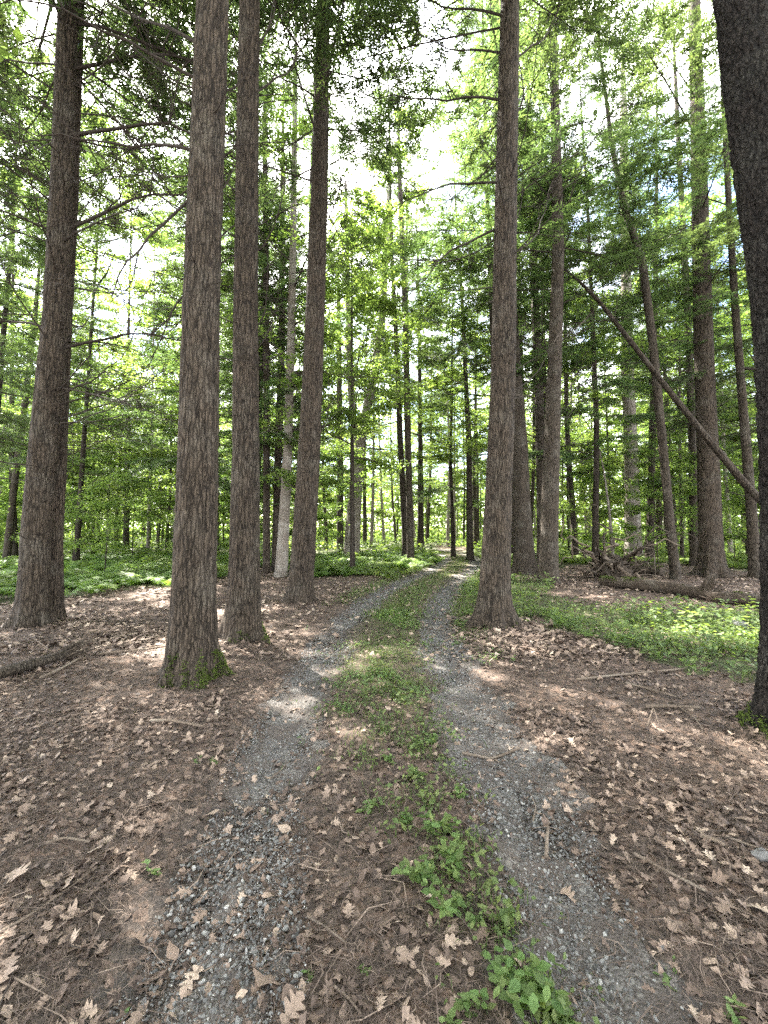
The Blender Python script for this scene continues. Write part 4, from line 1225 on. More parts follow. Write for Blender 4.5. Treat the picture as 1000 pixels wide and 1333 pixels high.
STICKS = [
    ("pale broken stick lying level in front of the thickest pine", [(196, 945), (222, 945), (264, 950)], 0.013, 0.9),
    ("dark stick lying to the left of the thickest pine's foot", [(128, 862), (170, 857), (214, 852)], 0.018, 0.1),
    ("long thin pale stick slanting across the lower left litter", [(-5, 1226), (40, 1200), (84, 1168), (124, 1137)], 0.0055, 0.9),
    ("long grey branch lying level across the litter right of the drive", [(752, 892), (800, 888), (850, 884), (888, 880)], 0.013, 0.7),
    ("bare twig continuing right of the long grey branch", [(888, 880), (906, 869), (922, 856)], 0.006, 0.5),
    ("short dark stick lying level left of the black tree's foot", [(842, 932), (872, 931), (912, 934)], 0.016, 0.15),
    ("dark stick slanting below the long grey branch", [(815, 898), (845, 908), (880, 918)], 0.013, 0.2),
    ("long dark stick slanting down beside the right wheel track", [(826, 1116), (868, 1140), (918, 1168)], 0.008, 0.1),
    ("pale stub of wood in the right-hand litter", [(912, 1098), (930, 1105), (944, 1112)], 0.012, 0.8),
    ("thin pale stick at the right edge below the black tree", [(946, 1100), (964, 1108), (988, 1117)], 0.007, 1.0),
    ("grey stick standing upright to the drive on the right gravel", [(711, 1108), (713, 1090), (714, 1071)], 0.009, 0.6),
    ("forked grey twig on the upper right gravel", [(694, 1062), (698, 1045), (690, 1028)], 0.006, 0.7),
    ("thin stick by the foot of the right-edge pine", [(578, 833), (592, 829), (604, 824)], 0.014, 0.8),
    ("brown twig crossing the left wheel track", [(352, 1008), (366, 998), (378, 986)], 0.005, 0.3),
    ("thin brown twig on the dark soil at bottom centre", [(400, 1200), (425, 1216), (448, 1236)], 0.0045, 0.2),
    ("dark twig at the bottom edge left of the lowest green plant", [(435, 1294), (455, 1312), (470, 1333)], 0.005, 0.1),
    ("bent twig lying in the litter at far left", [(20, 850), (45, 842), (62, 852)], 0.009, 0.3),
    ("stick pointing at the drive, left of the dark drive-edge pine", [(158, 830), (166, 840), (172, 848)], 0.012, 0.7),
    ("root-like brown stick across the right wheel track", [(602, 980), (640, 983), (676, 974)], 0.011, 0.1),
    ("small stick on the litter right of the drive bend", [(880, 928), (905, 946), (915, 962)], 0.007, 0.5),
    ("curved twig standing out of the right-hand litter", [(843, 955), (851, 940), (858, 952)], 0.004, 0.6),
    ("short brown stick at the left edge below the broken branch", [(60, 1108), (85, 1100), (116, 1104)], 0.007, 0.4),
]
rng = np.random.default_rng(110)
for i, (lab, pp, r, tone) in enumerate(STICKS):
    pts = [lay(a, b, r * 0.9 + 0.012 + (0.05 if ("standing" in lab and j == 1) else 0)) for j, (a, b) in enumerate(pp)]
    o0 = pts[0].copy()
    t = thing("fallen_stick", lab, "stick", tuple(o0))
    v, fs, tn = wood_tube([p - o0 for p in pts], np.linspace(r, r * 0.65, len(pts)), M_DEADWOOD, 9, r * 0.25, 120 + i, 'smooth', 26)
    link("stem", make_mesh("stem", v, fs, M_DEADWOOD, True, None, {"tone": np.clip(tn * 0.4 + tone * 0.7, 0, 1)}), t)
    if r > 0.005:
        q = pts[1] - o0; d = pts[-1] - pts[0]; az = math.atan2(d[1], d[0])
        for s in (1, -1):
            if rng.uniform() < 0.7:
                b = link("twig", BR[rng.integers(len(BR))], t, tuple(q)); b.rotation_euler = (0, -0.1, az + s * rng.uniform(0.4, 1.0)); L = rng.uniform(0.10, 0.26); b.scale = (L, L, L)

# stones on the forest floor
def stone_mesh(seed, sub=2, flat=0.6):
    import bmesh
    bm = bmesh.new()
    bmesh.ops.create_icosphere(bm, subdivisions=sub, radius=1.0)
    v = np.array([x.co[:] for x in bm.verts]); f = np.array([[y.index for y in x.verts] for x in bm.faces])
    bm.free()
    rng = np.random.default_rng(seed)
    for k in range(11):           # cut flats so it reads as crushed rock
        nrm = norm(rng.normal(0, 1, 3)); dd = rng.uniform(0.3, 0.7)
        e = v @ nrm - dd
        v = v - np.clip(e, 0, None)[:, None] * nrm
    v = v * (1 + 0.08 * vnoise(v[:, 0] * 3, v[:, 1] * 3, v[:, 2] * 3, seed)[:, None])
    v = v * np.array([1.3, 1.0, flat * 1.1])
    return v, f
for (px, py, s, lab) in [(961, 822, 0.17, "pale rock half hidden in the green plants at right"), (996, 836, 0.13, "smaller pale rock beside the right edge in the green plants"), (992, 1128, 0.05, "pale stone in the litter at the right edge")]:
    x, y = G(px, py)
    v, f = stone_mesh(int(px), 3, 0.65)
    o = link("rock", make_mesh("rock", v * s, f, M_STONE, True, None, {"tone": np.full(len(v), 0.7 if s > 0.1 else 0.35)}), None, (x, y, float(gz(x, y)) + s * 0.25), None, lab, "rock")

# ------------------------------------------------------------------ gravel
STM = []
for i in range(6):
    v, f = stone_mesh(600 + i, 2, 0.55 + 0.05 * i)
    STM.append(make_mesh("stone", v, f, M_STONE, False, None, {"tone": np.full(len(v), 0.25 + 0.11 * i)}))
rngg = np.random.default_rng(130)
cand = []
for k in range(6000):
    side = 1 if rngg.uniform() < 0.55 else -1
    # stones lie in drifts
    y = 1.15 + 3.6 * rngg.uniform() ** 1.5
    u = rngg.normal(0, 0.15)
    x = float(path_x(y) + rut(side, y)) + u
    n = float(fbm(x * 2.6, y * 2.6, 3, 71 + side, 4)); n2 = float(vnoise(x * 3, y * 2.0, 2, 88))
    if abs(u) > 0.27 + 0.13 * n or n2 < (-0.05 if side > 0 else 0.1):
        continue
    s = 0.005 + 0.010 * rngg.uniform() ** 2.2
    px, py = proj(x, y)
    if 0 < px < 1000 and py < 1340:
        cand.append((s / y, x, y, s, side))
cand.sort(reverse=True)
taken = []
for c in cand:
    if len(taken) >= 290:
        break
    if all((c[1] - q[1]) ** 2 + (c[2] - q[2]) ** 2 > (0.85 * (c[3] + q[3])) ** 2 for q in taken):
        taken.append(c)
for (_, x, y, s, side) in taken:
    o = link("stone", STM[rngg.integers(6)], TRACKS[0 if side < 0 else 1], (x, y, float(gz(x, y)) + 0.013 + s * 0.12))
    o.scale = (s, s * rngg.uniform(0.7, 1), s * rngg.uniform(0.7, 1)); o.rotation_euler = (rngg.normal(0, 0.35), rngg.normal(0, 0.35), rngg.uniform(0, 6.28))

def stone_mass(name, n, y0, y1, s0, s1, seed, sub, spread, parent_side, powy=1.0, thr=-0.15):
    rng = np.random.default_rng(seed)
    y = y0 + (y1 - y0) * rng.uniform(0, 1, n) ** powy
    u = rng.normal(0, spread, n)
    sl = path_slope(y)
    x = path_x(y) + (rut(parent_side, y) + u) / np.sqrt(1 + sl ** 2)
    yw = y - (rut(parent_side, y) + u) * sl / np.sqrt(1 + sl ** 2)
    nn = fbm(x * 2.6, yw * 2.6, 3, 71 + parent_side, 4); n2 = vnoise(x * 3, yw * 2.0, 2, 88)
    k = (np.abs(u) < 0.30 + 0.14 * nn) & (n2 + rng.normal(0, 0.3, n) > thr)
    x, yw = x[k], yw[k]
    m = len(x)
    s = (s0 + (s1 - s0) * rng.uniform(0, 1, m) ** 2.5)
    if sub:
        tmpl = [stone_mesh(650 + i, 1, 0.6) for i in range(6)]
    else:
        base = np.array([[1, 0, 0], [-1, 0, 0], [0, 1, 0], [0, -1, 0], [0, 0, .7], [0, 0, -.7]], float)
        bf = np.array([[0, 2, 4], [2, 1, 4], [1, 3, 4], [3, 0, 4]])
        tmpl = [(base * rng.uniform(0.6, 1.2, (6, 3)), bf) for i in range(6)]
    b = Bag()
    ti = rng.integers(0, 6, m)
    for i in range(6):
        j = ti == i
        if not j.any():
            continue
        v, f = tmpl[i]
        a = rng.uniform(0, 6.28, j.sum()); c, s_ = np.cos(a), np.sin(a)
        tx = rng.normal(0, 0.3, (j.sum(), 2))
        vx = v[None, :, 0] * c[:, None] - v[None, :, 1] * s_[:, None]
        vy = v[None, :, 0] * s_[:, None] + v[None, :, 1] * c[:, None]
        vz = v[None, :, 2] + vx * tx[:, :1] + vy * tx[:, 1:]
        P = np.stack([vx, vy, vz], -1) * s[j][:, None, None]
        P = P + np.stack([x[j], yw[j], gz(x[j], yw[j]) + 0.012 + s[j] * 0.15], -1)[:, None, :]
        F_ = (f[None] + (np.arange(j.sum()) * len(v))[:, None, None]).reshape(-1, 3)
        b.add(P.reshape(-1, 3), F_, 0, np.repeat(np.clip(rng.normal(0.45, 0.27, j.sum()), 0, 1), len(v)))
    o = link(name, b.mesh(name, M_STONE), TRACKS[0 if parent_side < 0 else 1], kind="stuff")
for side in (-1, 1):
    stone_mass("gravel", 7000 if side < 0 else 10000, 1.0, 6.0, 0.005, 0.014, 140 + side, True, 0.17, side, 1.5, -0.15 if side < 0 else -0.55)
    stone_mass("grit", 16000, 1.0, 6.5, 0.0025, 0.006, 150 + side, False, 0.19, side, 1.4, -0.3)
    stone_mass("gravel", 9000, 5.0, 22.0, 0.007, 0.022, 160 + side, False, 0.17, side, 1.2, -0.3)

# ------------------------------------------------------------------ fallen leaves
OAK = [(0.0, 0.015), (0.10, 0.05), (0.18, 0.24), (0.24, 0.26), (0.32, 0.10), (0.42, 0.36), (0.49, 0.40), (0.56, 0.14), (0.66, 0.38), (0.72, 0.36), (0.78, 0.13), (0.88, 0.22), (1.0, 0.01)]
MAPLE = [(0.0, 0.01), (0.06, 0.30), (0.16, 0.34), (0.24, 0.22), (0.34, 0.46), (0.46, 0.40), (0.54, 0.18), (0.68, 0.26), (0.78, 0.12), (1.0, 0.01)]
OVAL = [(0.0, 0.02), (0.2, 0.20), (0.45, 0.27), (0.7, 0.19), (1.0, 0.01)]

def leaf_shape(prof, seed, curl=0.25, fold=0.2, tooth=0.0):
    rng = np.random.default_rng(seed)
    t = np.array([p[0] for p in prof]); w = np.array([p[1] for p in prof])
    n = len(t)
    adv = np.array([0.07 if 0.2 < a < 0.8 and b > 0.3 else 0 for a, b in prof])
    mid = np.stack([t, 0 * t, 0 * t], -1)
    L = np.stack([t + adv, w * rng.uniform(0.85, 1.1, n), fold * w + curl * w * np.sin(t * 5 + rng.uniform(0, 6))], -1)
    R = np.stack([t + adv, -w * rng.uniform(0.85, 1.1, n), fold * w + curl * w * np.sin(t * 4 + rng.uniform(0, 6))], -1)
    bend = rng.uniform(-0.35, 0.45)
    v = np.concatenate([mid, L, R])
    v[:, 2] += bend * (v[:, 0] - 0.5) ** 2 * 1.2
    v[:, 0] -= 0.5
    i = np.arange(n - 1)
    f = np.concatenate([np.stack([i, i + 1, n + i + 1, n + i], -1), np.stack([i + 1, i, 2 * n + i, 2 * n + i + 1], -1)])
    # stalk
    s = np.array([[-0.5, 0.008, 0], [-0.5, -0.008, 0], [-0.78, 0.0, 0.03]])
    return np.vstack([v, s]), f, np.array([[3 * n, 3 * n + 1, 3 * n + 2]])

LEAVES = []
for i in range(8):
    v, f4, f3 = leaf_shape([OAK, OAK, MAPLE, OAK, OVAL, OAK, OAK, MAPLE][i], 700 + i, 0.35, 0.15)
    b = Bag(); b.add(v, f4, 0, 0.2 + 0.075 * i); b.add(v, f3, 0, 0.3)
    LEAVES.append(b.mesh("fallen_leaf", M_DEADLEAF, True))

def litter_density(x, y):
    """0..1: how much dead leaf lies there"""
    d = np.abs(path_d(x, y))
    m = 0.34 + 0.66 * sstep(0.85, 1.35, d + 0.3 * vnoise(x * 1.7, y * 1.7, 0, 33))
    m = m * (0.35 + 0.65 * sstep(-0.35, 0.35, vnoise(x * 1.2, y * 1.2, 3, 34) + 0.5 * vnoise(x * 4, y * 4, 3, 35)))
    return m

rngl = np.random.default_rng(170)
SHOWN = [(350, 1277, 0.115, 2, 7), (250, 1267, 0.10, 4, 6), (180, 1219, 0.07, 1, 6), (117, 1014, 0.075, 6, 7), (80, 982, 0.06, 4, 7), (297, 1074, 0.075, 6, 7), (935, 1156, 0.10, 5, 5), (946, 1189, 0.10, 0, 6),
         (985, 1194, 0.09, 1, 6), (740, 1158, 0.085, 3, 3), (454, 1198, 0.06, 0, 5), (889, 1034, 0.08, 0, 6), (750, 1030, 0.07, 1, 5), (275, 1057, 0.09, 1, 4), (370, 1080, 0.08, 3, 4), (408, 1073, 0.06, 0, 5),
         (380, 1327, 0.10, 1, 5), (225, 1230, 0.09, 6, 4), (88, 1160, 0.11, 3, 5), (20, 1150, 0.11, 5, 5), (8, 1275, 0.11, 0, 5), (880, 1060, 0.09, 2, 6), (770, 995, 0.07, 5, 6), (950, 1000, 0.08, 0, 5), (655, 985, 0.05, 4, 4), (290, 1006, 0.07, 3, 5)]
nl_ = 0
for (px, py, s, k, tone) in SHOWN:
    x, y = G(px, py)
    o = link("fallen_leaf", LEAVES[tone], floor, (x, y, float(gz(x, y)) + 0.022))
    o.scale = (s, s * rngl.uniform(0.75, 1.05), s * rngl.uniform(0.8, 1.7)); o.rotation_euler = (rngl.normal(0, 0.2), rngl.normal(0, 0.2), rngl.uniform(0, 6.28)); nl_ += 1
while nl_ < 298:
    y = 1.0 + 4.2 * rngl.uniform() ** 1.3
    x = rngl.uniform(-1, 1) * (0.92 * y + 0.1)
    if litter_density(x, y) < rngl.uniform(0.05, 1.0):
        continue
    o = link("fallen_leaf", LEAVES[rngl.integers(8)], floor, (x, y, float(gz(x, y)) + rngl.uniform(0.004, 0.022)))
    s = rngl.uniform(0.036, 0.078)
    o.scale = (s, s * rngl.uniform(0.65, 1.1), s * rngl.uniform(-1.4, 1.8)); o.rotation_euler = (rngl.normal(0, 0.35), rngl.normal(0, 0.35), rngl.uniform(0, 6.28)); nl_ += 1

def leaf_mass(name, n, y0, y1, s0, s1, seed, prof, powy=1.0, zlift=(0.006, 0.022), tilt=0.3, mat=M_DEADLEAF, mean=0.42, sd=0.24, spread=0.95, nt=5):
    rng = np.random.default_rng(seed)
    y = y0 + (y1 - y0) * rng.uniform(0, 1, n) ** powy
    x = rng.uniform(-1, 1, n) * (spread * y + 0.4)
    k = (litter_density(x, y) > rng.uniform(0.02, 1, n)) & ((green_mask(x, y) < 0.5) | (rng.uniform(0, 1, n) < 0.15))
    x, y = x[k], y[k]; m = len(x)
    ti = rng.integers(0, nt, m)
    b = Bag()
    for i in range(nt):
        j = np.nonzero(ti == i)[0]
        v, f4, _ = leaf_shape(prof[i % len(prof)], seed + i, 0.45, 0.25)
        v = v[:-3]
        a = rng.uniform(0, 6.28, len(j)); c, s_ = np.cos(a)[:, None], np.sin(a)[:, None]
        t1, t2 = rng.normal(0, tilt, (len(j), 1)), rng.normal(0, tilt, (len(j), 1))
        cu = rng.uniform(-0.6, 1.6, (len(j), 1))
        vx = v[None, :, 0] * c - v[None, :, 1] * s_; vy = v[None, :, 0] * s_ + v[None, :, 1] * c
        vz = v[None, :, 2] * cu + vx * t1 + vy * t2
        s = (s0 + (s1 - s0) * rng.uniform(0, 1, len(j)))[:, None, None]
        P = np.stack([vx, vy, vz], -1) * s + np.stack([x[j], y[j], gz(x[j], y[j]) + rng.uniform(*zlift, len(j))], -1)[:, None, :]
        F_ = (f4[None] + (np.arange(len(j)) * len(v))[:, None, None]).reshape(-1, 4)
        b.add(P.reshape(-1, 3), F_, 0, np.repeat(np.clip(rng.normal(mean, sd, len(j)), 0, 1), len(v)))
    link(name, b.mesh(name, mat), floor, kind="stuff")
OAK_S = [OAK[i] for i in (0, 3, 4, 6, 7, 9, 10, 12)]
leaf_mass("leaf_litter", 8500, 1.0, 6.0, 0.03, 0.07, 180, [OAK_S, OAK_S, MAPLE, OAK_S, OVAL], 1.25)
leaf_mass("leaf_litter", 42000, 0.9, 6.5, 0.012, 0.055, 190, [OVAL, [(0, .05), (.4, .35), (1, .1)], [(0, .2), (.6, .25), (1, .02)]], 1.25, (0.002, 0.014), 0.35, M_DEADLEAF, 0.40, 0.27)
leaf_mass("leaf_litter", 24000, 5.0, 17.0, 0.05, 0.11, 200, [[(0, .05), (.4, .3), (1, .02)], [(0, .1), (.5, .4), (1, .05)], [(0, .2), (.6, .3), (1, .02)]], 1.3, (0.004, 0.03), 0.3, M_DEADLEAF, 0.5, 0.26)

# needles, twiglets and shreds that knit the duff together
def duff(n, y0, y1, l0, l1, w, seed, powy=1.3):
    rng = np.random.default_rng(seed)
    y = y0 + (y1 - y0) * rng.uniform(0, 1, n) ** powy
    x = rng.uniform(-1, 1, n) * (0.95 * y + 0.3)
    d = np.abs(path_d(x, y))
    k = (0.5 + 0.5 * sstep(0.9, 1.25, d) + 0.3 * sstep(0.55, 0.2, d)) > rng.uniform(0, 1, n)
    x, y = x[k], y[k]; m = len(x)
    a = rng.uniform(0, 6.28, m)
    dv = np.stack([np.cos(a), np.sin(a), rng.normal(0, 0.22, m)], -1)
    L = rng.uniform(l0, l1, m)[:, None]
    p = np.stack([x, y, gz(x, y) + rng.uniform(0.004, 0.02, m)], -1)
    s = norm(np.cross(dv, np.array([0, 0, 1.0])))
    bow = s * (L * rng.normal(0, 0.16, (m, 1))) + np.array([0, 0, 1.0]) * L * 0.06
    ww = (w * rng.uniform(0.5, 1.5, m))[:, None]
    v = np.stack([p - dv * L / 2, p + bow - s * ww, p + bow + s * ww, p + dv * L / 2], 1).reshape(-1, 3)
    f = np.arange(m * 4).reshape(-1, 4)
    f3 = np.concatenate([f[:, [0, 1, 2]], f[:, [1, 3, 2]]])
    link("needle_litter", make_mesh("needle_litter", v, f3, M_DUFF, False, None, {"tone": np.repeat(np.clip(rng.normal(0.5, 0.28, m), 0, 1), 4)}), floor, kind="stuff")
duff(110000, 0.9, 5.5, 0.02, 0.075, 0.0011, 210)
duff(26000, 5.0, 13.0, 0.06, 0.2, 0.003, 211)
duff(2600, 1.0, 7.0, 0.10, 0.32, 0.0022, 212)

# ------------------------------------------------------------------ green ground cover
def sample_mask(n, y0, y1, fn, rng, powy=1.0, spread=0.97, pad=1.0):
    y = y0 + (y1 - y0) * rng.uniform(0, 1, n) ** powy
    x = rng.uniform(-1, 1, n) * (spread * y + pad)
    k = fn(x, y) > rng.uniform(0, 1, n)
    return x[k], y[k]

def herb_mass(name, x, y, rng, h, leaf, per, mat=M_HERB, mean=0.55, flat=0.4):
    m = len(x)
    hh = (h * rng.uniform(0.25, 1.2, (m, per)))
    P = np.stack([x[:, None] + rng.normal(0, leaf * 0.9, (m, per)), y[:, None] + rng.normal(0, leaf * 0.9, (m, per)), gz(x, y)[:, None] + hh], -1).reshape(-1, 3)
    v, f, tn = leaf_quads(P, rng, leaf, flat)
    tn = np.clip(tn + (mean - 0.5) + np.repeat(np.repeat(0.25 * vnoise(x * 0.8, y * 0.8, 4, 61), per), 4), 0, 1)
    b = Bag(); b.add(v, f, 0, tn)
    st = np.stack([np.stack([x, y, gz(x, y)], -1), np.stack([x + rng.normal(0, 0.02, m), y + rng.normal(0, 0.02, m), gz(x, y) + h * 0.9], -1)], 1)
    vv, ff = tubes(st, np.full((m, 2), 0.0018), 3)
    b.add(vv, ff, 0, 0.4)
    link(name, b.mesh(name, mat), floor, kind="stuff", label=None)

rngc = np.random.default_rng(220)
def only(zones, x, y):
    px, py = x + 0.45 * vnoise(x * 1.3, y * 1.3, 0, 41) + 0.3 * vnoise(x * 5, y * 5, 0, 43), y + 0.5 * vnoise(x * 1.3, y * 1.3, 5, 42) + 0.35 * vnoise(x * 5, y * 5, 5, 44)
    r = np.zeros(np.shape(x), bool)
    for z in zones:
        r |= in_poly(px, py, z)
    r &= ~((np.abs(path_d(x, y)) < 1.0) & (y < 32))
    return r.astype(float)
x, y = sample_mask(26000, 3.5, 13, lambda a, b: only([Z_RIGHT], a, b) * (0.25 + 0.75 * sstep(-0.4, 0.35, vnoise(a * 1.5, b * 1.5, 2, 63))), rngc)
herb_mass("ground_cover", x, y, rngc, 0.13, 0.055, 5)
x, y = sample_mask(5200, 4, 13, lambda a, b: only([Z_RIGHT], a, b) * sstep(-0.1, 0.4, vnoise(a * 0.9, b * 0.9, 7, 68) + 0.5 * sstep(4.0, 6.0, a)), rngc)
herb_mass("ground_cover", x, y, rngc, 0.30, 0.085, 8, M_HERB, 0.7)

def blades(name, x, y, rng, h, w, lean=0.5, mat=M_GRASS, mean=0.5):
    m = len(x)
    a = rng.uniform(0, 6.28, m)
    d = np.stack([np.cos(a), np.sin(a), 0 * a], -1); s = np.stack([-np.sin(a), np.cos(a), 0 * a], -1)
    p = np.stack([x, y, gz(x, y) - 0.005], -1)
    H_ = (h * rng.uniform(0.4, 1.3, m))[:, None]; ww = (w * rng.uniform(0.6, 1.4, m))[:, None]; ln = rng.uniform(0.1, 1, m)[:, None] * lean
    up = np.array([0, 0, 1.0])
    v = np.stack([p - s * ww, p + s * ww, p + up * H_ * 0.6 + d * H_ * ln * 0.4 - s * ww * 0.8, p + up * H_ * 0.6 + d * H_ * ln * 0.4 + s * ww * 0.8, p + up * H_ * 0.85 + d * H_ * ln * 1.1], 1).reshape(-1, 3)
    i = np.arange(m) * 5
    f = np.concatenate([np.stack([i, i + 1, i + 3], -1), np.stack([i, i + 3, i + 2], -1), np.stack([i + 2, i + 3, i + 4], -1)])
    link(name, make_mesh(name, v, f, mat, False, None, {"tone": np.repeat(np.clip(rng.normal(mean, 0.22, m), 0, 1), 5)}), floor, kind="stuff")
x, y = sample_mask(60000, 2.0, 8, lambda a, b: median_mask(a, b) * (0.25 + 0.75 * sstep(-0.3, 0.4, vnoise(a * 3, b * 3, 2, 64))), rngc, 1.0, 0.35, 0.6)
blades("grass", x, y, rngc, 0.055, 0.0025, 0.9)
x, y = sample_mask(90000, 7.5, 30, lambda a, b: np.clip(median_mask(a, b) * 1.1, 0, 1), rngc, 1.2, 0.4, 1.0)
blades("grass", x, y, rngc, 0.08, 0.006, 0.8, M_GRASS, 0.55)
x, y = sample_mask(16000, 2.0, 8, lambda a, b: median_mask(a, b) * sstep(-0.2, 0.3, vnoise(a * 2.5, b * 2.5, 2, 65)), rngc, 1.0, 0.3, 0.6)
herb_mass("ground_cover", x, y, rngc, 0.05, 0.032, 4, M_HERB, 0.5)

def ribbon(x, y):
    c = np.interp(y, [0.9, 1.38, 2.05, 3.2, 5, 9], [0.62, 0.46, 0.27, 0.12, 0.02, 0.0]) + path_x(y)
    hw = np.interp(y, [0.9, 1.4, 2.05, 3.2, 5, 9], [0.13, 0.13, 0.15, 0.30, 0.36, 0.4])
    n = vnoise(x * 5, y * 4, 3, 93) * 0.6 + vnoise(x * 13, y * 11, 3, 94) * 0.5
    return np.exp(-((x - c) / hw) ** 2) * sstep(-0.4, 0.4, n)
x, y = sample_mask(6500, 1.0, 5.5, ribbon, rngc, 1.0, 0.1, 0.9)
herb_mass("ground_cover", x, y, rngc, 0.035, 0.024, 3, M_HERB, 0.5, 0.6)
x, y = sample_mask(3000, 1.0, 5.0, ribbon, rngc, 1.0, 0.1, 0.9)
herb_mass("ground_cover", x, y, rngc, 0.075, 0.036, 4, M_HERB, 0.62, 0.55)
x, y = sample_mask(26000, 1.2, 7.0, lambda a, b: np.clip(ribbon(a, b) + 0.4 * median_mask(a, b), 0, 1), rngc, 1.0, 0.2, 0.9)
blades("grass", x, y, rngc, 0.06, 0.0018, 1.1, M_GRASS, 0.45)

# hay-scented ferns
def frond(seed, npin=11):
    rng = np.random.default_rng(seed)
    t = np.linspace(0.12, 1, npin)
    def rach(q):
        return np.stack([q * 0.75, 0 * q, 0.85 * q - 0.65 * q ** 2.2], -1)
    vs = []
    for sg in (-1, 1):
        c = rach(t); nx = rach(np.clip(t + 0.065, 0, 1.05))
        l = 0.25 * np.sin(np.pi * (0.18 + 0.80 * t)) ** 0.8 * rng.uniform(0.85, 1.1, npin)
        tip = c + np.stack([0.35 * l, sg * l, -0.25 * l], -1)
        vs.append(np.stack([c, nx, tip], 1))
    v = np.concatenate(vs).reshape(-1, 3)
    r0 = np.array([[0, 0.006, 0], [0, -0.006, 0], list(rach(np.array(0.5)) + [0, 0, 0.0])])
    v = np.vstack([v, r0])
    return v, np.arange(len(v)).reshape(-1, 3)
FR = [frond(800 + i) for i in range(3)]

def fern_mass(x, y, rng, size, nf=6):
    m = len(x)
    b = Bag()
    for k in range(nf):
        v, f = FR[k % 3]
        a = rng.uniform(0, 6.28, m) + k * 6.28 / nf
        s = (size * rng.uniform(0.4, 1.3, m))[:, None]
        st = rng.uniform(0.75, 1.25, (m, 1))
        c, s_ = np.cos(a)[:, None], np.sin(a)[:, None]
        vx = v[None, :, 0] * c - v[None, :, 1] * s_; vy = v[None, :, 0] * s_ + v[None, :, 1] * c
        P = np.stack([vx * s + x[:, None], vy * s + y[:, None], v[None, :, 2] * s * st + gz(x, y)[:, None]], -1)
        F_ = (f[None] + (np.arange(m) * len(v))[:, None, None]).reshape(-1, 3)
        b.add(P.reshape(-1, 3), F_, 0, np.repeat(np.clip(rng.normal(0.5, 0.2, m) + 0.25 * vnoise(x * 0.5, y * 0.5, 2, 66), 0, 1), len(v)))
    link("fern", b.mesh("fern", M_FERN), floor, kind="stuff")
x, y = sample_mask(4200, 8.0, 24, lambda a, b: only([Z_LEFT, Z_MID], a, b) * (0.12 + 0.88 * sstep(-0.45, 0.35, vnoise(a * 1.1, b * 1.1, 2, 67))), rngc)
fern_mass(x, y, rngc, 0.78)
x, y = sample_mask(5200, 13.0, 34, lambda a, b: np.clip(only([Z_FARRIGHT], a, b) + (np.abs(path_d(a, b) + 2.4) < 1.2), 0, 1) * 0.8, rngc)
fern_mass(x, y, rngc, 0.6, 5)
x, y = sample_mask(900, 5.0, 13, lambda a, b: only([Z_RIGHT], a, b) * sstep(0.0, 0.4, vnoise(a * 1.2, b * 1.2, 2, 69)), rngc)
fern_mass(x, y, rngc, 0.34, 5)
x, y = sample_mask(30000, 4.0, 13, lambda a, b: only([Z_RIGHT], a, b) * sstep(-0.2, 0.3, vnoise(a * 1.7, b * 1.7, 8, 70)), rngc)
blades("grass", x, y, rngc, 0.16, 0.003, 0.9, M_GRASS, 0.6)
x, y = sample_mask(420, 9.0, 24, lambda a, b: only([Z_LEFT, Z_MID], a, b) * sstep(0.0, 0.3, vnoise(a * 0.7, b * 0.7, 5, 74)), rngc)
fern_mass(x, y, rngc, 1.25, 6)
# undergrowth carrying on into the woods
x, y = sample_mask(10500, 22, 70, lambda a, b: np.where(np.abs(path_d(a, b)) > 1.3, 0.85, 0.0), rngc, 1.0)
herb_mass("undergrowth", x, y, rngc, 0.55, 0.20, 5, M_FERN, 0.5, 0.5)

# ------------------------------------------------------------------ leafy plants of the middle strip, leaf by leaf
PL = []
for i, prof in enumerate([[(0.0, 0.02), (0.12, 0.22), (0.3, 0.34), (0.5, 0.32), (0.72, 0.2), (0.88, 0.09), (1.0, 0.005)],
                          [(0.0, 0.02), (0.1, 0.14), (0.22, 0.3), (0.34, 0.27), (0.5, 0.34), (0.62, 0.25), (0.78, 0.2), (1.0, 0.005)],
                          [(0.0, 0.02), (0.15, 0.16), (0.4, 0.25), (0.65, 0.19), (0.85, 0.08), (1.0, 0.005)]]):
    v, f4, f3 = leaf_shape(prof, 820 + i, 0.12, 0.12)
    v[:, 0] += 0.5
    b = Bag(); b.add(v[:-3], f4, 0, 0.45 + 0.2 * i)
    PL.append(b.mesh("leaf", M_HERB, True))

def plant(px, py, h, nst, nlf, lsize, label, seed):
    x, y = G(px, py)
    t = thing("leafy_plant", label, "plant", (x, y, float(gz(x, y))))
    rng = np.random.default_rng(seed)
    for s in range(nst):
        a = rng.uniform(0, 6.28); le = rng.uniform(0.15, 0.75); hh = h * rng.uniform(0.6, 1.1)
        q = np.linspace(0, 1, 6)[:, None]
        base = np.array([rng.normal(0, 0.02), rng.normal(0, 0.02), -0.01])
        pts = base + np.array([math.cos(a) * le, math.sin(a) * le, 0]) * hh * q ** 1.4 + np.array([0, 0, 1.0]) * hh * (q - 0.25 * q ** 2 * le)
        v, f = tubes(pts[None], np.linspace(0.0022, 0.001, 6)[None], 5)
        link("stem", make_mesh("stem", v, f, M_HERB, True, None, {"tone": np.full(len(v), 0.35)}), t)
        for i in range(nlf):
            tt = 0.3 + 0.7 * (i + 0.6) / nlf
            k = min(int(tt * 5), 4); p = pts[k] + (pts[k + 1] - pts[k]) * (tt * 5 - k)
            o = link("leaf", PL[rng.integers(3)], t, tuple(p))
            z = i * 2.4 + rng.normal(0, 0.3)
            L = lsize * rng.uniform(0.6, 1.15) * (1.1 - 0.4 * abs(tt - 0.7))
            o.scale = (L, L, L); o.rotation_euler = (rng.normal(0, 0.2), rng.uniform(-0.35, 0.35), z)

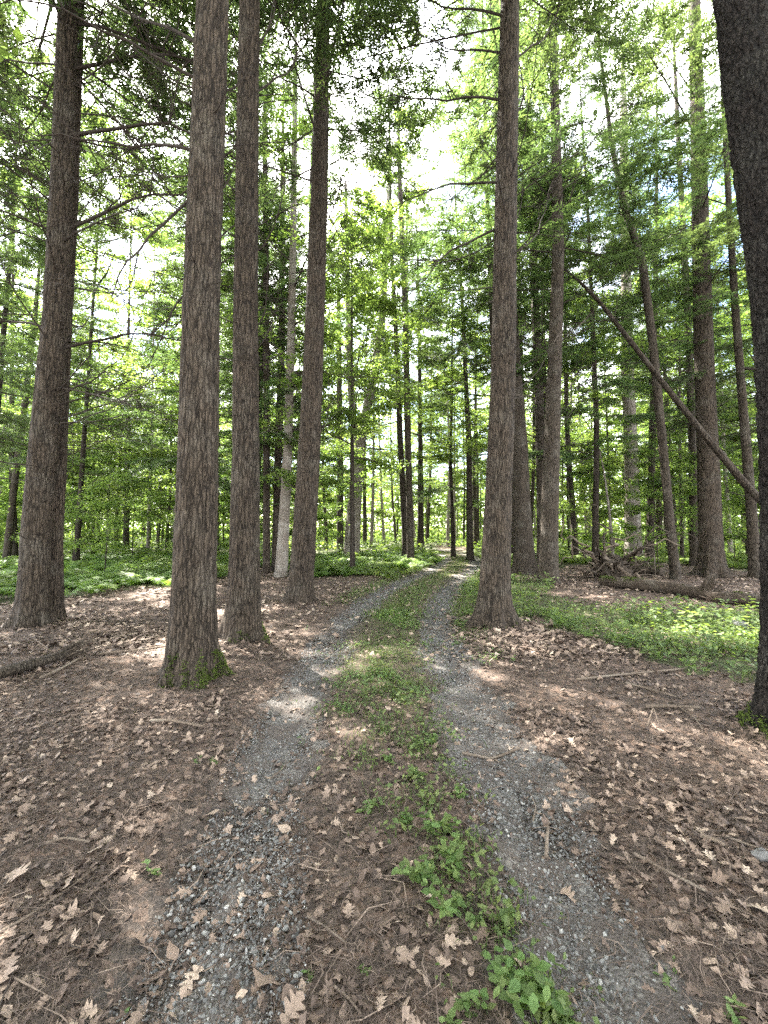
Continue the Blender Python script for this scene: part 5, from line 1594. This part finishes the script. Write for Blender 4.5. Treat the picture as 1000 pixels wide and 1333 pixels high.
PLANTS = [
    (572, 1085, 0.15, 5, 7, 0.062, "leafy green plant highest in the main clump on the middle strip"),
    (590, 1130, 0.16, 6, 7, 0.062, "dense leafy plant at the right of the main middle-strip clump"),
    (555, 1150, 0.15, 6, 7, 0.060, "dense leafy plant at the left of the main middle-strip clump"),
    (575, 1185, 0.13, 5, 7, 0.058, "lowest leafy plant of the main middle-strip clump"),
    (690, 1300, 0.16, 7, 7, 0.066, "largest leafy plant at the bottom edge beside the right gravel"),
    (735, 1322, 0.10, 4, 6, 0.058, "low leafy plant at the bottom edge, on the right gravel's margin"),
    (655, 1280, 0.12, 5, 6, 0.055, "leafy plant just left of the largest bottom-edge plant"),
    (612, 1322, 0.08, 4, 5, 0.050, "small sprout at the bottom edge left of the leafy group"),
    (660, 1205, 0.10, 4, 6, 0.038, "thin small-leaved sprig between the two leafy groups"),
    (625, 1205, 0.07, 3, 5, 0.036, "tiny sprig beside the thin small-leaved one"),
    (525, 1070, 0.08, 5, 6, 0.045, "small plant up-left of the main middle-strip clump"),
    (482, 1050, 0.07, 4, 5, 0.050, "small sprout on the left side of the middle strip"),
    (540, 1010, 0.08, 5, 6, 0.045, "low plant above the main middle-strip clump"),
    (600, 1035, 0.07, 5, 6, 0.048, "low plant at the right margin of the middle strip above the main clump"),
    (505, 990, 0.07, 5, 6, 0.045, "low plant on the left half of the middle strip, in short grass"),
    (560, 965, 0.08, 5, 6, 0.05, "low plant on the middle strip among short grass"),
    (280, 988, 0.05, 5, 6, 0.030, "small green sprig left of the left wheel track"),
    (255, 990, 0.04, 4, 5, 0.026, "tinier sprig left of the left wheel track"),
    (862, 1270, 0.05, 2, 4, 0.045, "single seedling on the gravel at lower right"),
    (880, 1255, 0.03, 2, 3, 0.035, "tiny seedling beside the stones at lower right"),
    (945, 1308, 0.06, 3, 5, 0.04, "small seedling at the lower right edge"),
    (200, 1132, 0.09, 3, 5, 0.035, "lone yellowish sprig on the left-hand litter"),
    (412, 1268, 0.03, 2, 4, 0.03, "tiny bright sprout on the dark soil at bottom centre"),
    (475, 1266, 0.03, 2, 4, 0.03, "second tiny sprout on the dark soil, right of the first"),
    (148, 1318, 0.03, 2, 4, 0.03, "tiny sprout at the bottom left"),
    (770, 1265, 0.03, 2, 4, 0.04, "small leaf sprout at the right gravel's left margin"),
]
for i, (px, py, h, a, b_, l, lab) in enumerate(PLANTS):
    plant(px, py + 4, h * 0.9, a, b_ + 1, l * 0.74, lab, 840 + i)

def haze():
    x0, x1, y0, y1, z0, z1 = -510, 510, -20, 715, -1.3, 34
    v = [(x, y, z) for z in (z0, z1) for y in (y0, y1) for x in (x0, x1)]
    f = [(0, 2, 3, 1), (4, 5, 7, 6), (0, 1, 5, 4), (2, 6, 7, 3), (0, 4, 6, 2), (1, 3, 7, 5)]
    m, n, out = mat_new("haze")
    p = nd(n, "ShaderNodeVolumePrincipled", Density=HAZE)
    p.inputs["Color"].default_value = (0.9, 0.93, 0.9, 1)
    n.links.new(p.outputs["Volume"], out.inputs["Volume"])
    link("haze", make_mesh("haze", np.array(v), np.array(f), m), kind="stuff", label="thin pale haze of the humid summer woods")
HAZE = 0
if HAZE:
    haze()
print("objects", len(bpy.data.objects), "tris", sum(len(m.loops) - 2 * len(m.polygons) for m in bpy.data.meshes))
